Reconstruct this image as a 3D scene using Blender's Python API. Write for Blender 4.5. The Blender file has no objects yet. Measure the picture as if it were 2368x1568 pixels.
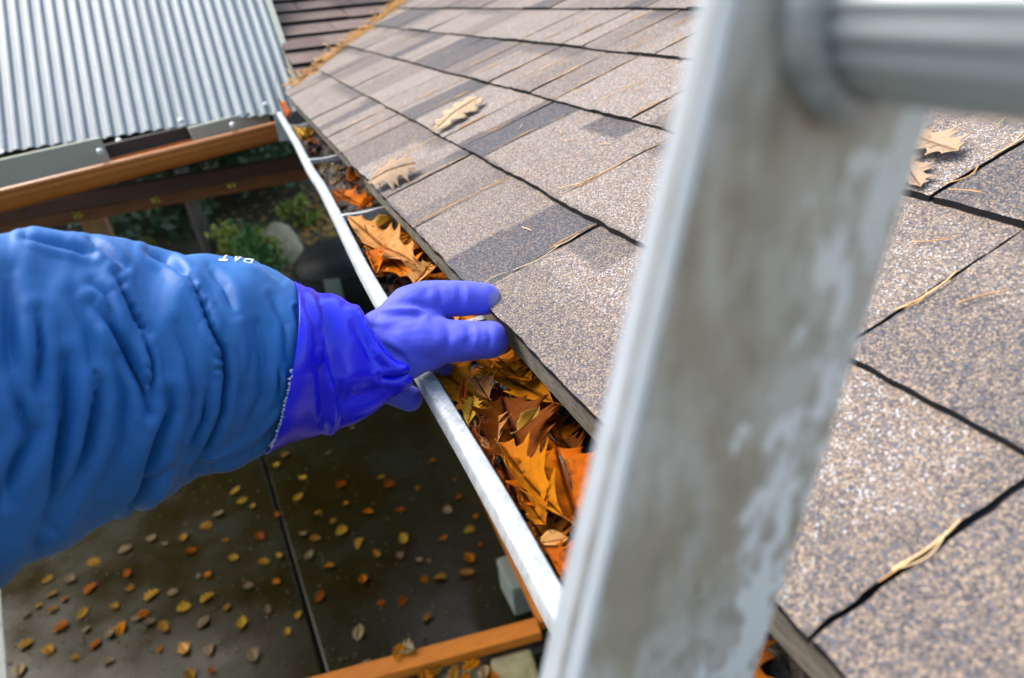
import bpy, bmesh, math, random
import numpy as np
from mathutils import Vector, Matrix, noise
random.seed(7); RNG = np.random.RandomState(11)

# ------------------------------------------------------------------ camera
H = 2.9                                   # height of the lens above the patio
F, CX, CY, IW = 1450.0, 1183.5, 784.0, 2367.0
def rot(a, b, c):
    ca, sa, cb, sb, cc, sc = math.cos(a), math.sin(a), math.cos(b), math.sin(b), math.cos(c), math.sin(c)
    Rx = np.array([[1,0,0],[0,ca,-sa],[0,sa,ca]]); Ry = np.array([[cb,0,sb],[0,1,0],[-sb,0,cb]]); Rz = np.array([[cc,-sc,0],[sc,cc,0],[0,0,1]])
    return Rz @ Rx @ Ry
PITCH = math.radians(18)
M = np.array([[math.cos(PITCH),0,math.sin(PITCH)],[0,1,0],[-math.sin(PITCH),0,math.cos(PITCH)]])   # world -> roof (V,U,W)
RC = rot(-0.94668267, 0.24721408, 0.74865433) @ M                                                   # world -> camera
O = np.array([0,0,H])
S = bpy.context.scene; COL = S.collection
cam = bpy.data.cameras.new('camera'); co = bpy.data.objects.new('camera', cam); COL.objects.link(co)
Rw = RC.T
co.matrix_world = Matrix([[Rw[0,0],Rw[0,1],Rw[0,2],0],[Rw[1,0],Rw[1,1],Rw[1,2],0],[Rw[2,0],Rw[2,1],Rw[2,2],H],[0,0,0,1]])
cam.sensor_width = 36; cam.lens = 36*F/IW; cam.clip_start = 0.01; cam.clip_end = 400
cam.dof.use_dof = True; cam.dof.focus_distance = 0.50; cam.dof.aperture_fstop = 5.8
S.camera = co

# ------------------------------------------------------------------ light
SUN_EL, SUN_AZ = math.radians(52), math.radians(-38)      # azimuth measured from +Y towards +X
w = bpy.data.worlds.new('World'); S.world = w; w.use_nodes = True
nt = w.node_tree; nt.nodes.clear()
sky = nt.nodes.new('ShaderNodeTexSky'); sky.sky_type = 'NISHITA'; sky.sun_disc = False
sky.sun_elevation = SUN_EL; sky.sun_rotation = SUN_AZ; sky.air_density = 1.6; sky.dust_density = 4.0; sky.ozone_density = 1.0
bg = nt.nodes.new('ShaderNodeBackground'); bg.inputs['Strength'].default_value = 0.15
wo = nt.nodes.new('ShaderNodeOutputWorld')
nt.links.new(sky.outputs[0], bg.inputs[0]); nt.links.new(bg.outputs[0], wo.inputs[0])
sl = bpy.data.lights.new('sun', 'SUN'); sl.energy = 1.35; sl.angle = math.radians(32); sl.color = (1.0, 0.975, 0.95)
so = bpy.data.objects.new('sun', sl); COL.objects.link(so)
sd = Vector((math.sin(SUN_AZ)*math.cos(SUN_EL), math.cos(SUN_AZ)*math.cos(SUN_EL), math.sin(SUN_EL)))
so.rotation_euler = sd.to_track_quat('Z', 'Y').to_euler(); so.location = sd*30
S.view_settings.view_transform = 'Standard'; S.view_settings.look = 'None'; S.view_settings.exposure = 1.68; S.view_settings.gamma = 1
S.cycles.max_bounces = 6; S.cycles.transparent_max_bounces = 6

# ------------------------------------------------------------------ measuring helpers (points of the place seen along a sight line)
def ray(x, y): return RC.T @ np.array([x-CX, -(y-CY), -F])
def P(x, y, ax, val):                      # meets the plane ax = val (absolute world)
    d = ray(x, y); i = 'xyz'.index(ax); v = val - O[i]; return O + d*(v/d[i])
def PD(x, y, dep): return O + ray(x, y)/F*dep
def PR(x, y, w=-0.268):                    # meets the roof plane
    d = ray(x, y); return O + d*(w/(M[2] @ d))
def RP(v, u, w=0.0): return O + M.T @ np.array([v, u, -0.268+w])    # roof coordinates -> world
def VU(q): return M @ (np.array(q)-O)
def proj(a):
    c = (np.asarray(a)-O) @ RC.T; return np.stack([CX+F*c[:,0]/-c[:,2], CY-F*c[:,1]/-c[:,2]], 1)
CR, CU, CF = RC[0], RC[1], -RC[2]          # camera right, up, forward in the world

# ------------------------------------------------------------------ object helpers
def tag(o, label=None, cat=None, group=None, kind=None):
    if label: o['label'] = label
    if cat: o['category'] = cat
    if group: o['group'] = group
    if kind: o['kind'] = kind
    return o
def empty(name, loc, label, cat, group=None):
    o = bpy.data.objects.new(name, None); COL.objects.link(o); o.location = loc; o.empty_display_size = .05
    return tag(o, label, cat, group)
def link(name, me, mat, parent=None):
    o = bpy.data.objects.new(name, me); COL.objects.link(o)
    if mat and not me.materials: me.materials.append(mat)
    if parent is not None:
        o.parent = parent; o.matrix_parent_inverse = Matrix.Translation(-Vector(parent.location))
    return o
def mesh(name, V, Fc, smooth=False):
    me = bpy.data.meshes.new(name); me.from_pydata([tuple(map(float, v)) for v in V], [], Fc); me.update()
    if smooth: me.polygons.foreach_set('use_smooth', [True]*len(me.polygons))
    return me
class MB:
    def __init__(s): s.v = []; s.f = []
    def add(s, V, Fc):
        n = len(s.v); s.v += [tuple(map(float, p)) for p in V]; s.f += [tuple(i+n for i in q) for q in Fc]
    def box(s, a, b, frame=None, org=(0,0,0)):
        c = [(x,y,z) for z in (a[2],b[2]) for y in (a[1],b[1]) for x in (a[0],b[0])]
        if frame is not None: c = [np.array(org)+np.array(frame).T @ np.array(q) for q in c]
        s.add(c, [(0,2,3,1),(4,5,7,6),(0,1,5,4),(2,6,7,3),(0,4,6,2),(1,3,7,5)])
    def beam(s, p, q, w, h, up=(0,0,1)):          # box from p to q, width w, height h
        p, q = np.array(p,float), np.array(q,float); d = q-p; L = np.linalg.norm(d); d /= L
        side = np.cross(d, up); side /= np.linalg.norm(side); u = np.cross(side, d)
        s.box((0,-w/2,-h/2), (L,w/2,h/2), np.array([d,side,u]), p)
    def tube(s, pts, r, n=8, caps=True):
        pts = [np.array(p,float) for p in pts]; rr = r if hasattr(r,'__len__') else [r]*len(pts); V = []; Fc = []
        ref = np.array([0.13,0.21,0.97])
        for i,p in enumerate(pts):
            d = pts[min(i+1,len(pts)-1)]-pts[max(i-1,0)]; d /= np.linalg.norm(d)+1e-12
            a = np.cross(d, ref); a /= np.linalg.norm(a)+1e-12; b = np.cross(d, a)
            for k in range(n):
                t = 2*math.pi*k/n; V.append(p+rr[i]*(math.cos(t)*a+math.sin(t)*b))
        for i in range(len(pts)-1):
            for k in range(n): Fc.append((i*n+k, i*n+(k+1)%n, (i+1)*n+(k+1)%n, (i+1)*n+k))
        if caps: Fc.append(tuple(range(n))[::-1]); Fc.append(tuple((len(pts)-1)*n+k for k in range(n)))
        s.add(V, Fc)
    def sweep(s, prof, path, closed=False):       # profile points (world offsets as functions of path frame)
        m = len(prof[0]); V = [p for ring in prof for p in ring]; Fc = []
        for i in range(len(prof)-1):
            for k in range(m if closed else m-1): Fc.append((i*m+k, i*m+(k+1)%m, (i+1)*m+(k+1)%m, (i+1)*m+k))
        s.add(V, Fc)
    def build(s, name, mat, parent=None, smooth=False, bevel=0):
        me = mesh(name, s.v, s.f, smooth); o = link(name, me, mat, parent)
        if bevel:
            b = o.modifiers.new('bevel','BEVEL'); b.width = bevel; b.segments = 2; b.limit_method = 'ANGLE'; b.angle_limit = math.radians(40)
        return o

# ------------------------------------------------------------------ materials
class NT:
    def __init__(s, name):
        s.m = bpy.data.materials.new(name); s.m.use_nodes = True; s.t = s.m.node_tree; s.b = s.t.nodes['Principled BSDF']
        s.out = s.t.nodes['Material Output']; s.tc = s.t.nodes.new('ShaderNodeTexCoord')
    def n(s, typ, **kw):
        o = s.t.nodes.new(typ)
        for k, v in kw.items():
            if k in o.inputs.keys() if False else False: pass
            setattr(o, k, v)
        return o
    def L(s, a, b): s.t.links.new(a, b)
    def setv(s, **kw):
        for k, v in kw.items(): s.b.inputs[k.replace('_',' ')].default_value = v
        return s
    def mapping(s, scale=(1,1,1), src='Object', rotz=0):
        mp = s.n('ShaderNodeMapping'); mp.inputs['Scale'].default_value = scale; mp.inputs['Rotation'].default_value = (0,0,rotz)
        s.L(s.tc.outputs[src], mp.inputs[0]); return mp.outputs[0]
    def noise(s, scale, detail=4, rough=.6, vec=None, dist=0):
        o = s.n('ShaderNodeTexNoise'); o.inputs['Scale'].default_value = scale; o.inputs['Detail'].default_value = detail; o.inputs['Roughness'].default_value = rough
        o.inputs['Distortion'].default_value = dist
        s.L(vec if vec is not None else s.tc.outputs['Object'], o.inputs['Vector']); return o.outputs['Fac']
    def vor(s, scale, feature='F1', vec=None):
        o = s.n('ShaderNodeTexVoronoi'); o.feature = feature; o.inputs['Scale'].default_value = scale
        s.L(vec if vec is not None else s.tc.outputs['Object'], o.inputs['Vector']); return o
    def ramp(s, fac, stops, interp='LINEAR'):
        o = s.n('ShaderNodeValToRGB'); cr = o.color_ramp; cr.interpolation = interp
        while len(cr.elements) < len(stops): cr.elements.new(.5)
        for e, (p, c) in zip(cr.elements, stops):
            e.position = p; e.color = tuple(c)+(1,) if hasattr(c,'__len__') else (c,c,c,1)
        s.L(fac, o.inputs[0]); return o.outputs[0]
    def mix(s, fac, a, b, mode='MIX'):
        o = s.n('ShaderNodeMix'); o.data_type = 'RGBA'; o.blend_type = mode
        for sock, v in ((o.inputs[0], fac), (o.inputs[6], a), (o.inputs[7], b)):
            if hasattr(v, 'is_output'): s.L(v, sock)
            elif hasattr(v, '__len__'): sock.default_value = tuple(v)+(1,)
            else: sock.default_value = v
        return o.outputs[2]
    def math(s, op, a, b=0.0, clamp=False):
        o = s.n('ShaderNodeMath'); o.operation = op; o.use_clamp = clamp
        for sock, v in ((o.inputs[0], a), (o.inputs[1], b)):
            if hasattr(v, 'is_output'): s.L(v, sock)
            else: sock.default_value = v
        return o.outputs[0]
    def col(s, c): s.L(c, s.b.inputs['Base Color']); return s
    def rgh(s, c): s.L(c, s.b.inputs['Roughness']); return s
    def bump(s, h, strength=.3, dist=.01):
        o = s.n('ShaderNodeBump'); o.inputs['Strength'].default_value = strength; o.inputs['Distance'].default_value = dist
        s.L(h, o.inputs['Height']); s.L(o.outputs[0], s.b.inputs['Normal']); return s
    def attr(s, name):
        o = s.n('ShaderNodeAttribute'); o.attribute_name = name; return o.outputs['Fac']

def m_shingle(name, tint=(1,1,1), warm=0.0):
    t = NT(name); v = t.vor(880); sp = t.n('ShaderNodeSeparateColor'); t.L(v.outputs['Color'], sp.inputs[0])
    r = sp.outputs[0]; tone = t.attr('tone'); ns = t.noise(14, 3)
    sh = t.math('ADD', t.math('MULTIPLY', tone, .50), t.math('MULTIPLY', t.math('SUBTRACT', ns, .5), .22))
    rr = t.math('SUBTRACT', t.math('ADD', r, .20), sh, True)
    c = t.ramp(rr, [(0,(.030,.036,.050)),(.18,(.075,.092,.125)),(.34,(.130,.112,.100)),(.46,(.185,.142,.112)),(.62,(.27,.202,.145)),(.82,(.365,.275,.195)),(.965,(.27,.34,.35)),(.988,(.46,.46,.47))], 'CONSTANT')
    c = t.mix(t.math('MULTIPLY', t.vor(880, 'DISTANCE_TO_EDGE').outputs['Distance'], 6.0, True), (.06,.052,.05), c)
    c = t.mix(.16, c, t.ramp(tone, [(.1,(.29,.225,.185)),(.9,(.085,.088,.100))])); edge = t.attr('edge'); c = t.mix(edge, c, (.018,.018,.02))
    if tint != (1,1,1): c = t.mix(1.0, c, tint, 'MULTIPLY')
    t.col(c); t.setv(Roughness=.9, Specular_IOR_Level=.15)
    h = t.math('ADD', t.math('MULTIPLY', v.outputs['Distance'], -1.0), t.math('MULTIPLY', r, .5))
    t.bump(h, .35, .0008); return t.m
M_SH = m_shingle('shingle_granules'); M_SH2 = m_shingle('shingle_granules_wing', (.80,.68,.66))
def m_plain(name, c, rough=.6, metal=0, var=.25, scale=12, bump=0.0, c2=None, vec=(1,1,1), spec=.5):
    t = NT(name); n = t.noise(scale, 5, .65, t.mapping(vec))
    c2 = c2 or tuple(x*(1-var) for x in c)
    t.col(t.ramp(n, [(.3, c2), (.68, c)])); t.setv(Roughness=rough, Metallic=metal, Specular_IOR_Level=spec)
    if bump: t.bump(n, bump, .01)
    return t.m
def m_gutter():
    t = NT('weathered_gutter_metal'); n = t.noise(90, 6, .7); n2 = t.noise(420, 3, .6); n3 = t.noise(18, 3)
    c = t.ramp(n, [(.30,(.24,.265,.28)),(.62,(.40,.43,.445))]); k = t.ramp(n2, [(.53,0.0),(.62,.9)])
    k = t.math('MULTIPLY', k, t.ramp(n3, [(.42,0.15),(.62,1.0)])); c = t.mix(k, c, (.16,.17,.16))
    t.col(c); t.setv(Metallic=.15, Roughness=.5); t.bump(n, .15, .002); return t.m
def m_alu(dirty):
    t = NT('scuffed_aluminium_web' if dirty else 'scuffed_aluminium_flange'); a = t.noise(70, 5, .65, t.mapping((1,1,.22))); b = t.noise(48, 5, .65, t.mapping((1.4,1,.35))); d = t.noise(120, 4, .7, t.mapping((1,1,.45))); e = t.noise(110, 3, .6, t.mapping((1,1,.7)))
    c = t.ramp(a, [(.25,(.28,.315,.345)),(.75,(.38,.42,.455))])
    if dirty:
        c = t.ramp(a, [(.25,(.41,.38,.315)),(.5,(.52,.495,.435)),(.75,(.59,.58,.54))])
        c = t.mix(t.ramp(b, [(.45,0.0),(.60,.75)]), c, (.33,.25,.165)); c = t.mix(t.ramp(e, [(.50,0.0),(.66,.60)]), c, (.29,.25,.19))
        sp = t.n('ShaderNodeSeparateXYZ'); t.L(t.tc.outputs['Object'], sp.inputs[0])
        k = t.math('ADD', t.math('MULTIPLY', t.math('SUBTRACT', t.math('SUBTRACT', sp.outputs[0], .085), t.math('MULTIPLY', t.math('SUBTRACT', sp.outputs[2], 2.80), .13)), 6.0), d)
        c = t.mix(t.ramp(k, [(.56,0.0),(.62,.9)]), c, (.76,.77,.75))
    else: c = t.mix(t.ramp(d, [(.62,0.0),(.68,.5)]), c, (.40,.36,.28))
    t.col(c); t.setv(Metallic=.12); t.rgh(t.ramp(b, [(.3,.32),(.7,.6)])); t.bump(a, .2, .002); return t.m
def m_rung():
    t = NT('ribbed_rung_aluminium'); a = t.noise(60, 5, .6, t.mapping((1.6,.12,1.6)))
    t.col(t.ramp(a, [(.3,(.30,.33,.34)),(.7,(.56,.60,.61))])); t.setv(Metallic=.55, Roughness=.36); t.bump(a, .25, .002); return t.m
def m_zinc():
    t = NT('corrugated_metal'); a = t.noise(3.5, 4, .6, t.mapping((9,1,1))); b = t.noise(1.3, 3)
    t.col(t.ramp(a, [(.3,(.095,.122,.136)),(.7,(.135,.165,.180))])); t.setv(Metallic=.2, Roughness=.5); return t.m
def m_wood(name, c, c2, rough=.5, sx=(1,1,1), scale=8):
    t = NT(name); n = t.noise(scale, 6, .65, t.mapping(sx), 1.2); n2 = t.noise(3,3)
    t.col(t.mix(t.math('MULTIPLY', n2, .5), t.ramp(n, [(.3,c2),(.7,c)]), c2)); t.setv(Roughness=rough); t.bump(n, .2, .004); return t.m
def m_leaf(name, c, c2, vein, tr=.3, patch=(.10,.035,.01)):
    t = NT(name); sp = t.n('ShaderNodeSeparateXYZ'); t.L(t.tc.outputs['UV'], sp.inputs[0]); u, v = sp.outputs[0], sp.outputs[1]
    av = t.math('ABSOLUTE', t.math('SUBTRACT', v, .5))
    mid = t.ramp(av, [(.0,1.0),(.014,.9),(.028,0.0)])
    q = t.math('FRACT', t.math('MULTIPLY', t.math('SUBTRACT', u, t.math('MULTIPLY', av, 1.0)), 6.0))
    lat = t.math('ABSOLUTE', t.math('SUBTRACT', q, .5)); lat = t.ramp(lat, [(.0,.65),(.045,0.0)])
    fine = t.vor(60, 'DISTANCE_TO_EDGE', t.tc.outputs['UV']).outputs['Distance']; fine = t.ramp(fine, [(0,.22),(.06,0.0)])
    oi = t.n('ShaderNodeObjectInfo'); n = t.noise(45, 5, .6); n2 = t.noise(160, 3)
    base = t.mix(t.ramp(n, [(.3,0.0),(.7,1.0)]), c, c2)
    base = t.mix(t.ramp(n2, [(.58,0.0),(.68,.65)]), base, patch)
    vk = t.math('MAXIMUM', mid, t.math('MAXIMUM', lat, fine)); base = t.mix(vk, base, vein)
    hs = t.n('ShaderNodeHueSaturation'); t.L(base, hs.inputs['Color'])
    t.L(t.math('ADD', t.math('MULTIPLY', oi.outputs['Random'], .50), .55), hs.inputs['Value'])
    t.L(t.math('ADD', t.math('MULTIPLY', oi.outputs['Random'], .024), .488), hs.inputs['Hue'])
    t.L(hs.outputs[0], t.b.inputs['Base Color']); t.setv(Roughness=.6, Specular_IOR_Level=.06)
    tb = t.n('ShaderNodeBsdfTranslucent'); t.L(hs.outputs[0], tb.inputs[0]); mx = t.n('ShaderNodeMixShader'); mx.inputs[0].default_value = tr
    t.L(t.b.outputs[0], mx.inputs[1]); t.L(tb.outputs[0], mx.inputs[2]); t.L(mx.outputs[0], t.out.inputs[0])
    t.bump(t.math('SUBTRACT', t.math('MULTIPLY', n, .4), vk), .3, .0015); return t.m
ML = dict(
    orange=m_leaf('leaf_orange', (.66,.19,.004), (.52,.11,.002), (.24,.05,.004)),
    brown=m_leaf('leaf_brown', (.26,.062,.003), (.13,.024,.001), (.06,.014,.003)),
    amber=m_leaf('leaf_amber', (.56,.20,.006), (.42,.105,.002), (.25,.075,.008)),
    pale=m_leaf('leaf_pale', (.68,.36,.13), (.60,.25,.06), (.34,.13,.03)),
    cream=m_leaf('leaf_cream', (.72,.56,.38), (.66,.47,.29), (.56,.38,.20)),
    rust=m_leaf('leaf_rust', (.20,.022,.006), (.12,.010,.004), (.05,.010,.006)),
    yellow=m_leaf('leaf_yellow', (.50,.29,.03), (.40,.19,.015), (.30,.17,.04)),
    dull=m_leaf('leaf_dull', (.36,.27,.15), (.25,.17,.085), (.15,.10,.06)))
def m_cloth():
    t = NT('blue_ripstop_cloth'); n = t.noise(9, 4, .6); w1 = t.noise(900, 2, .5, t.mapping((1,1,.15)))
    t.col(t.ramp(n, [(.3,(.004,.078,.26)),(.7,(.007,.114,.365))])); t.setv(Roughness=.56, Specular_IOR_Level=.40, Sheen_Weight=.05, Sheen_Roughness=.4)
    t.bump(t.math('ADD', w1, t.math('MULTIPLY', t.noise(130,4), .8)), .12, .001); return t.m
def m_glove(name, rough, spec, grain):
    t = NT(name); n = t.noise(60, 4, .6); g = t.noise(2400 if grain else 300, 2, .5)
    t.col(t.ramp(n, [(.3,(.042,.054,.50) if grain else (.003,.003,.58)),(.72,(.064,.080,.60) if grain else (.005,.006,.68))])); t.setv(Roughness=rough, Specular_IOR_Level=spec)
    if grain:
        dd = t.noise(34,5,.7)
        cc = t.mix(t.ramp(dd, [(.60,0.0),(.72,.42)]), t.b.inputs['Base Color'].links[0].from_socket, (.10,.09,.13))
        vm = t.n('ShaderNodeVectorMath'); vm.operation = 'DISTANCE'; t.L(t.tc.outputs['Object'], vm.inputs[0]); vm.inputs[1].default_value = tuple(PD(1160,694,.505))
        t.col(t.mix(t.ramp(t.math('MULTIPLY', vm.outputs['Value'], 50.0), [(.12,.85),(.62,0.0)]), cc, (.30,.27,.27)))
    if grain: t.b.inputs['Sheen Weight'].default_value = .35; t.b.inputs['Sheen Roughness'].default_value = .5; t.b.inputs['Sheen Tint'].default_value = (.6,.55,1,1)
    t.bump(g, .30 if grain else .05, .0008); return t.m
def m_patio():
    t = NT('wet_brown_concrete'); a = t.noise(1.6, 5, .6); b = t.noise(9, 6, .7); c0 = t.noise(60, 4, .7)
    c = t.ramp(b, [(.3,(.0100,.0070,.0010)),(.7,(.0190,.0140,.0024))]); c = t.mix(t.ramp(a, [(.42,0.0),(.62,.8)]), c, (.0085,.0100,.0018))
    c = t.mix(t.ramp(c0, [(.6,0.0),(.8,.4)]), c, (.016,.012,.006))
    t.col(c); t.rgh(t.ramp(a, [(.35,.12),(.62,.34)])); t.setv(Specular_IOR_Level=.26); t.bump(b, .05, .006); return t.m
def m_foliage(name, c, c2):
    t = NT(name); n = t.noise(3, 5, .7); oi = t.noise(22, 2)
    cc = t.mix(t.ramp(n, [(.3,0.0),(.7,1.0)]), c, c2); t.col(t.mix(t.math('MULTIPLY', oi, .6), cc, tuple(x*.35 for x in c))); t.setv(Roughness=.6); return t.m
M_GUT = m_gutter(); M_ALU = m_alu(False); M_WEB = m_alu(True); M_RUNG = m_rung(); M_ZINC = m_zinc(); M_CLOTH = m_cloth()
M_GLH = m_glove('matte_blue_rubber', .62, .35, True); M_GLC = m_glove('smooth_blue_rubber', .28, .5, False)
M_FRAY = m_plain('frayed_cotton', (.75,.78,.82), .95, var=.3, scale=400)
M_BOARD = m_wood('mossy_grey_board', (.27,.22,.19), (.045,.055,.022), .9, (6,1.5,6), 26)
M_DARK = m_plain('dark_void_timber', (.03,.022,.018), .8)
M_MUCK = m_plain('wet_leaf_muck', (.035,.022,.015), .55, scale=60, c2=(.008,.006,.005), bump=.8)
M_BRG = m_plain('brown_gutter_paint', (.40,.135,.025), .28, var=.25, scale=5)
M_BEAMD = m_wood('dark_red_beam', (.085,.028,.018), (.03,.012,.010), .55, (1,9,9), 5)
M_BEAML = m_wood('stained_cedar', (.26,.10,.025), (.10,.035,.010), .45, (1,9,9), 5)
M_POST = m_wood('tan_post_timber', (.36,.20,.085), (.16,.08,.035), .7, (9,9,1), 5)
M_ORANGE = m_wood('orange_stained_timber', (.50,.165,.001), (.36,.095,.001), .7, (1.5,8,8), 7)
M_BEIGE = m_plain('pale_beige_trim', (.27,.29,.23), .6, var=.15, scale=6)
M_WALL = m_plain('tan_house_wall', (.40,.33,.25), .8, var=.2, scale=5)
M_STONE = m_plain('mossy_tan_stone', (.28,.24,.14), .85, scale=9, c2=(.10,.11,.04), bump=.5)
M_ROCK = m_plain('tan_boulder_stone', (.36,.30,.19), .85, scale=4, c2=(.20,.17,.10), bump=.6)
M_BLACK = m_plain('black_plastic', (.009,.011,.011), .5, scale=5, c2=(.004,.005,.005), spec=.2)
M_GREYP = m_plain('grey_plastic_patch', (.16,.19,.18), .5, scale=8)
M_BULB = NT('clear_glass').setv(Base_Color=(.95,.97,.8,1), Roughness=.03, IOR=1.45, Transmission_Weight=.92).m
M_AMB = NT('yellow_green_glass').setv(Base_Color=(.55,.50,.08,1), Roughness=.08, IOR=1.45, Transmission_Weight=.6).m
M_SCREW = NT('bright_screw').setv(Base_Color=(.55,.58,.58,1), Metallic=.5, Roughness=.4).m
M_WHITE = m_plain('white_print', (.85,.87,.9), .5, var=.05)
M_PINE = NT('dry_pine_needle').setv(Base_Color=(.50,.27,.09,1), Roughness=.6).m
M_PINE2 = NT('pale_pine_needle').setv(Base_Color=(.66,.46,.24,1), Roughness=.6).m
M_BARK = m_plain('dark_bark', (.075,.06,.045), .9, scale=9, c2=(.025,.02,.015), bump=.8, vec=(3,3,.5))
M_SOIL = m_plain('forest_floor', (.075,.050,.022), .9, scale=2.2, c2=(.020,.022,.010), bump=.5)
M_F1 = m_foliage('green_leaves', (.045,.115,.022), (.10,.20,.03)); M_F2 = m_foliage('dark_leaves', (.020,.050,.018), (.045,.085,.030)); M_F3 = m_foliage('yellow_green_leaves', (.28,.26,.03), (.12,.22,.02))
M_ALG = m_plain('grey_green_slab', (.26,.29,.25), .8, scale=6)

# ------------------------------------------------------------------ shingled roofs
def cutU(pts): return [float(VU(PR(*p))[1]) for p in pts]
ROWS = [-0.055+.126, .197, .340, .483, .626]
ROWS[0] = .0705
while len(ROWS) < 17: ROWS.append(ROWS[-1]+.143)
def random_cuts(a, b, rng, lo=.10, hi=.30):
    out = []; u = a
    while u < b: u += rng.uniform(lo, hi); out.append(u)
    return out
def shingle_mesh(rows, cuts, fr, umax, tone_over, seed, name, lift=.0050, umin=-.5, clip=None, cell=.006):
    """rows: v of each course's lower edge; fr(v,u,w)->world. Tabs are thin slabs with their own cut edges."""
    rng = np.random.RandomState(seed); V = []; Fc = []; T = []; Ed = []
    for k in range(len(rows)-1):
        v0, v1 = rows[k], rows[k+1]+.012; ex = rows[k+1]-rows[k]
        cs = [umin]+[c for c in sorted(cuts[k]) if umin < c < umax]+[umax]
        bands = []; u = umin
        while u < umax+.4:
            L = rng.choice([.05,.09,.14,.22,.30]); bands.append((u, u+L, rng.choice([.08,.15,.30,.50,.85,1.0], p=[.27,.26,.20,.12,.09,.06]), rng.rand() < .40)); u += L
        for i in range(len(cs)-1):
            a, b = cs[i], cs[i+1]; g = .0009+.0007*rng.rand(); a2, b2 = a+g, b-g
            if b2-a2 < .02: continue
            lf = lift+rng.uniform(-.0006,.0022); fine = 1 if (a < 1.2 and k < 5) else 2.2
            nu = max(3, int((b2-a2)/(cell*fine))); nv = max(4, int((v1-v0)/(cell*fine))); o = len(V)
            sk = rng.uniform(-.004,.004); ph = rng.rand()*50; tb = rng.uniform(-.06,.06)
            for jv in range(nv+1):
                fv = jv/nv
                for ju in range(nu+1):
                    fu = ju/nu; uu = a2+(b2-a2)*fu; vv = v0+(v1-v0)*fv
                    wav = .0026*noise.noise(Vector((uu*9, k*3.1+seed, .5)))+.0015*noise.noise(Vector((uu*60, k*7.1, 1.5)))
                    vv += wav*(1-fv); jit = .0012*noise.noise(Vector((vv*90, a*31, 2.5)))
                    uu += jit if ju in (0,nu) else 0
                    uu += sk*fv
                    ww = lf*(1-fv)+.0002+.0009*noise.noise(Vector((uu*7+ph, vv*7, 0)))
                    if jv == 0: ww -= .0007
                    if ju in (0,nu): ww -= .0005
                    V.append(fr(vv, uu, ww)); tv = tb
                    for (p, q, val, shd) in bands:
                        if p <= uu < q:
                            tv += val
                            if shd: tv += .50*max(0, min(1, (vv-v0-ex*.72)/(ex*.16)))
                            break
                    for (kk, p, q, f0, f1, val) in tone_over:
                        fe = (vv-v0)/ex
                        if kk == k and p <= uu < q and f0 <= fe < f1: tv = val
                    T.append(min(1.15, max(0, tv+.06))); Ed.append(0.0)
            W_ = nu+1
            for jv in range(nv):
                for ju in range(nu):
                    p = o+jv*W_+ju; Fc.append((p, p+W_, p+W_+1, p+1))
            # skirts: cut and lower edges down to the course beneath
            def skirt(idx, dep, flip):
                base = len(V)
                for ii in idx: 
                    V.append(np.array(V[ii])-fr.n*0.0-dep*fr.n); T.append(.9); Ed.append(1.0)
                    V.append(np.array(V[ii])-fr.n*.0006); T.append(.9); Ed.append(1.0)
                for q in range(len(idx)-1):
                    A, B = base+2*q+1, base+2*q+3; C, D = base+2*q+2, base+2*q
                    Fc.append((A, B, C, D) if not flip else (A, D, C, B))
            skirt([o+ju for ju in range(W_)], lf+.002 if k else .007, False)
            skirt([o+jv*W_ for jv in range(nv+1)], .0045, True)
            skirt([o+jv*W_+nu for jv in range(nv+1)], .0045, False)
    # dark underlay just below
    uu = np.linspace(umin, umax, 30)
    for k in range(len(rows)-1):
        o = len(V)
        for u in uu:
            for vv in (rows[k]+.004, rows[k+1]+.004): V.append(fr(vv, u, -.0012-.0004*(k%2))); T.append(1.1); Ed.append(1.0)
        for q in range(len(uu)-1): Fc.append((o+2*q, o+2*q+1, o+2*q+3, o+2*q+2))
    me = mesh(name, V, Fc)
    for nm, arr in (('tone', T), ('edge', Ed)):
        at = me.attributes.new(nm, 'FLOAT', 'POINT'); at.data.foreach_set('value', np.array(arr, dtype=np.float32))
    if clip:
        bm = bmesh.new(); bm.from_mesh(me)
        for (pc, pn) in clip: bmesh.ops.bisect_plane(bm, geom=bm.verts[:]+bm.edges[:]+bm.faces[:], plane_co=Vector(pc), plane_no=Vector(pn), clear_outer=True)
        bm.to_mesh(me); bm.free()
    return me
class Fr:
    def __init__(s, o, av, au): s.o = np.array(o,float); s.a = np.array(av,float); s.b = np.array(au,float); n = np.cross(s.a, s.b); s.n = n if n[2] > 0 else -n
    def __call__(s, v, u, w): return s.o+s.a*v+s.b*u+s.n*w
frM = Fr(O+M.T@np.array([0,0,-.268]), M.T@np.array([1,0,0]), (0,1,0))
rngc = np.random.RandomState(5)
cuts = {0: [.101,.463,.661,.794,.93,1.097,1.18,1.26,1.36,1.49,1.66,1.79,1.93], 1: [-.15,.204,.541,.746,.82,.901,.985,1.073,1.18,1.302,1.42,1.60,1.75,1.93,2.1], 2: [.05,.266,.44,.626,.715,.813,.895,.973,1.055,1.135,1.22,1.31,1.42,1.58,1.72,1.9,2.1],
        3: [.15,.46,.62,.777,.845,.91,.98,1.049,1.13,1.22,1.37,1.5,1.66,1.85,2.05,2.2]}
for k in range(4, 17): cuts[k] = random_cuts(-.3, 4.2, rngc, .08, .20)
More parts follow.
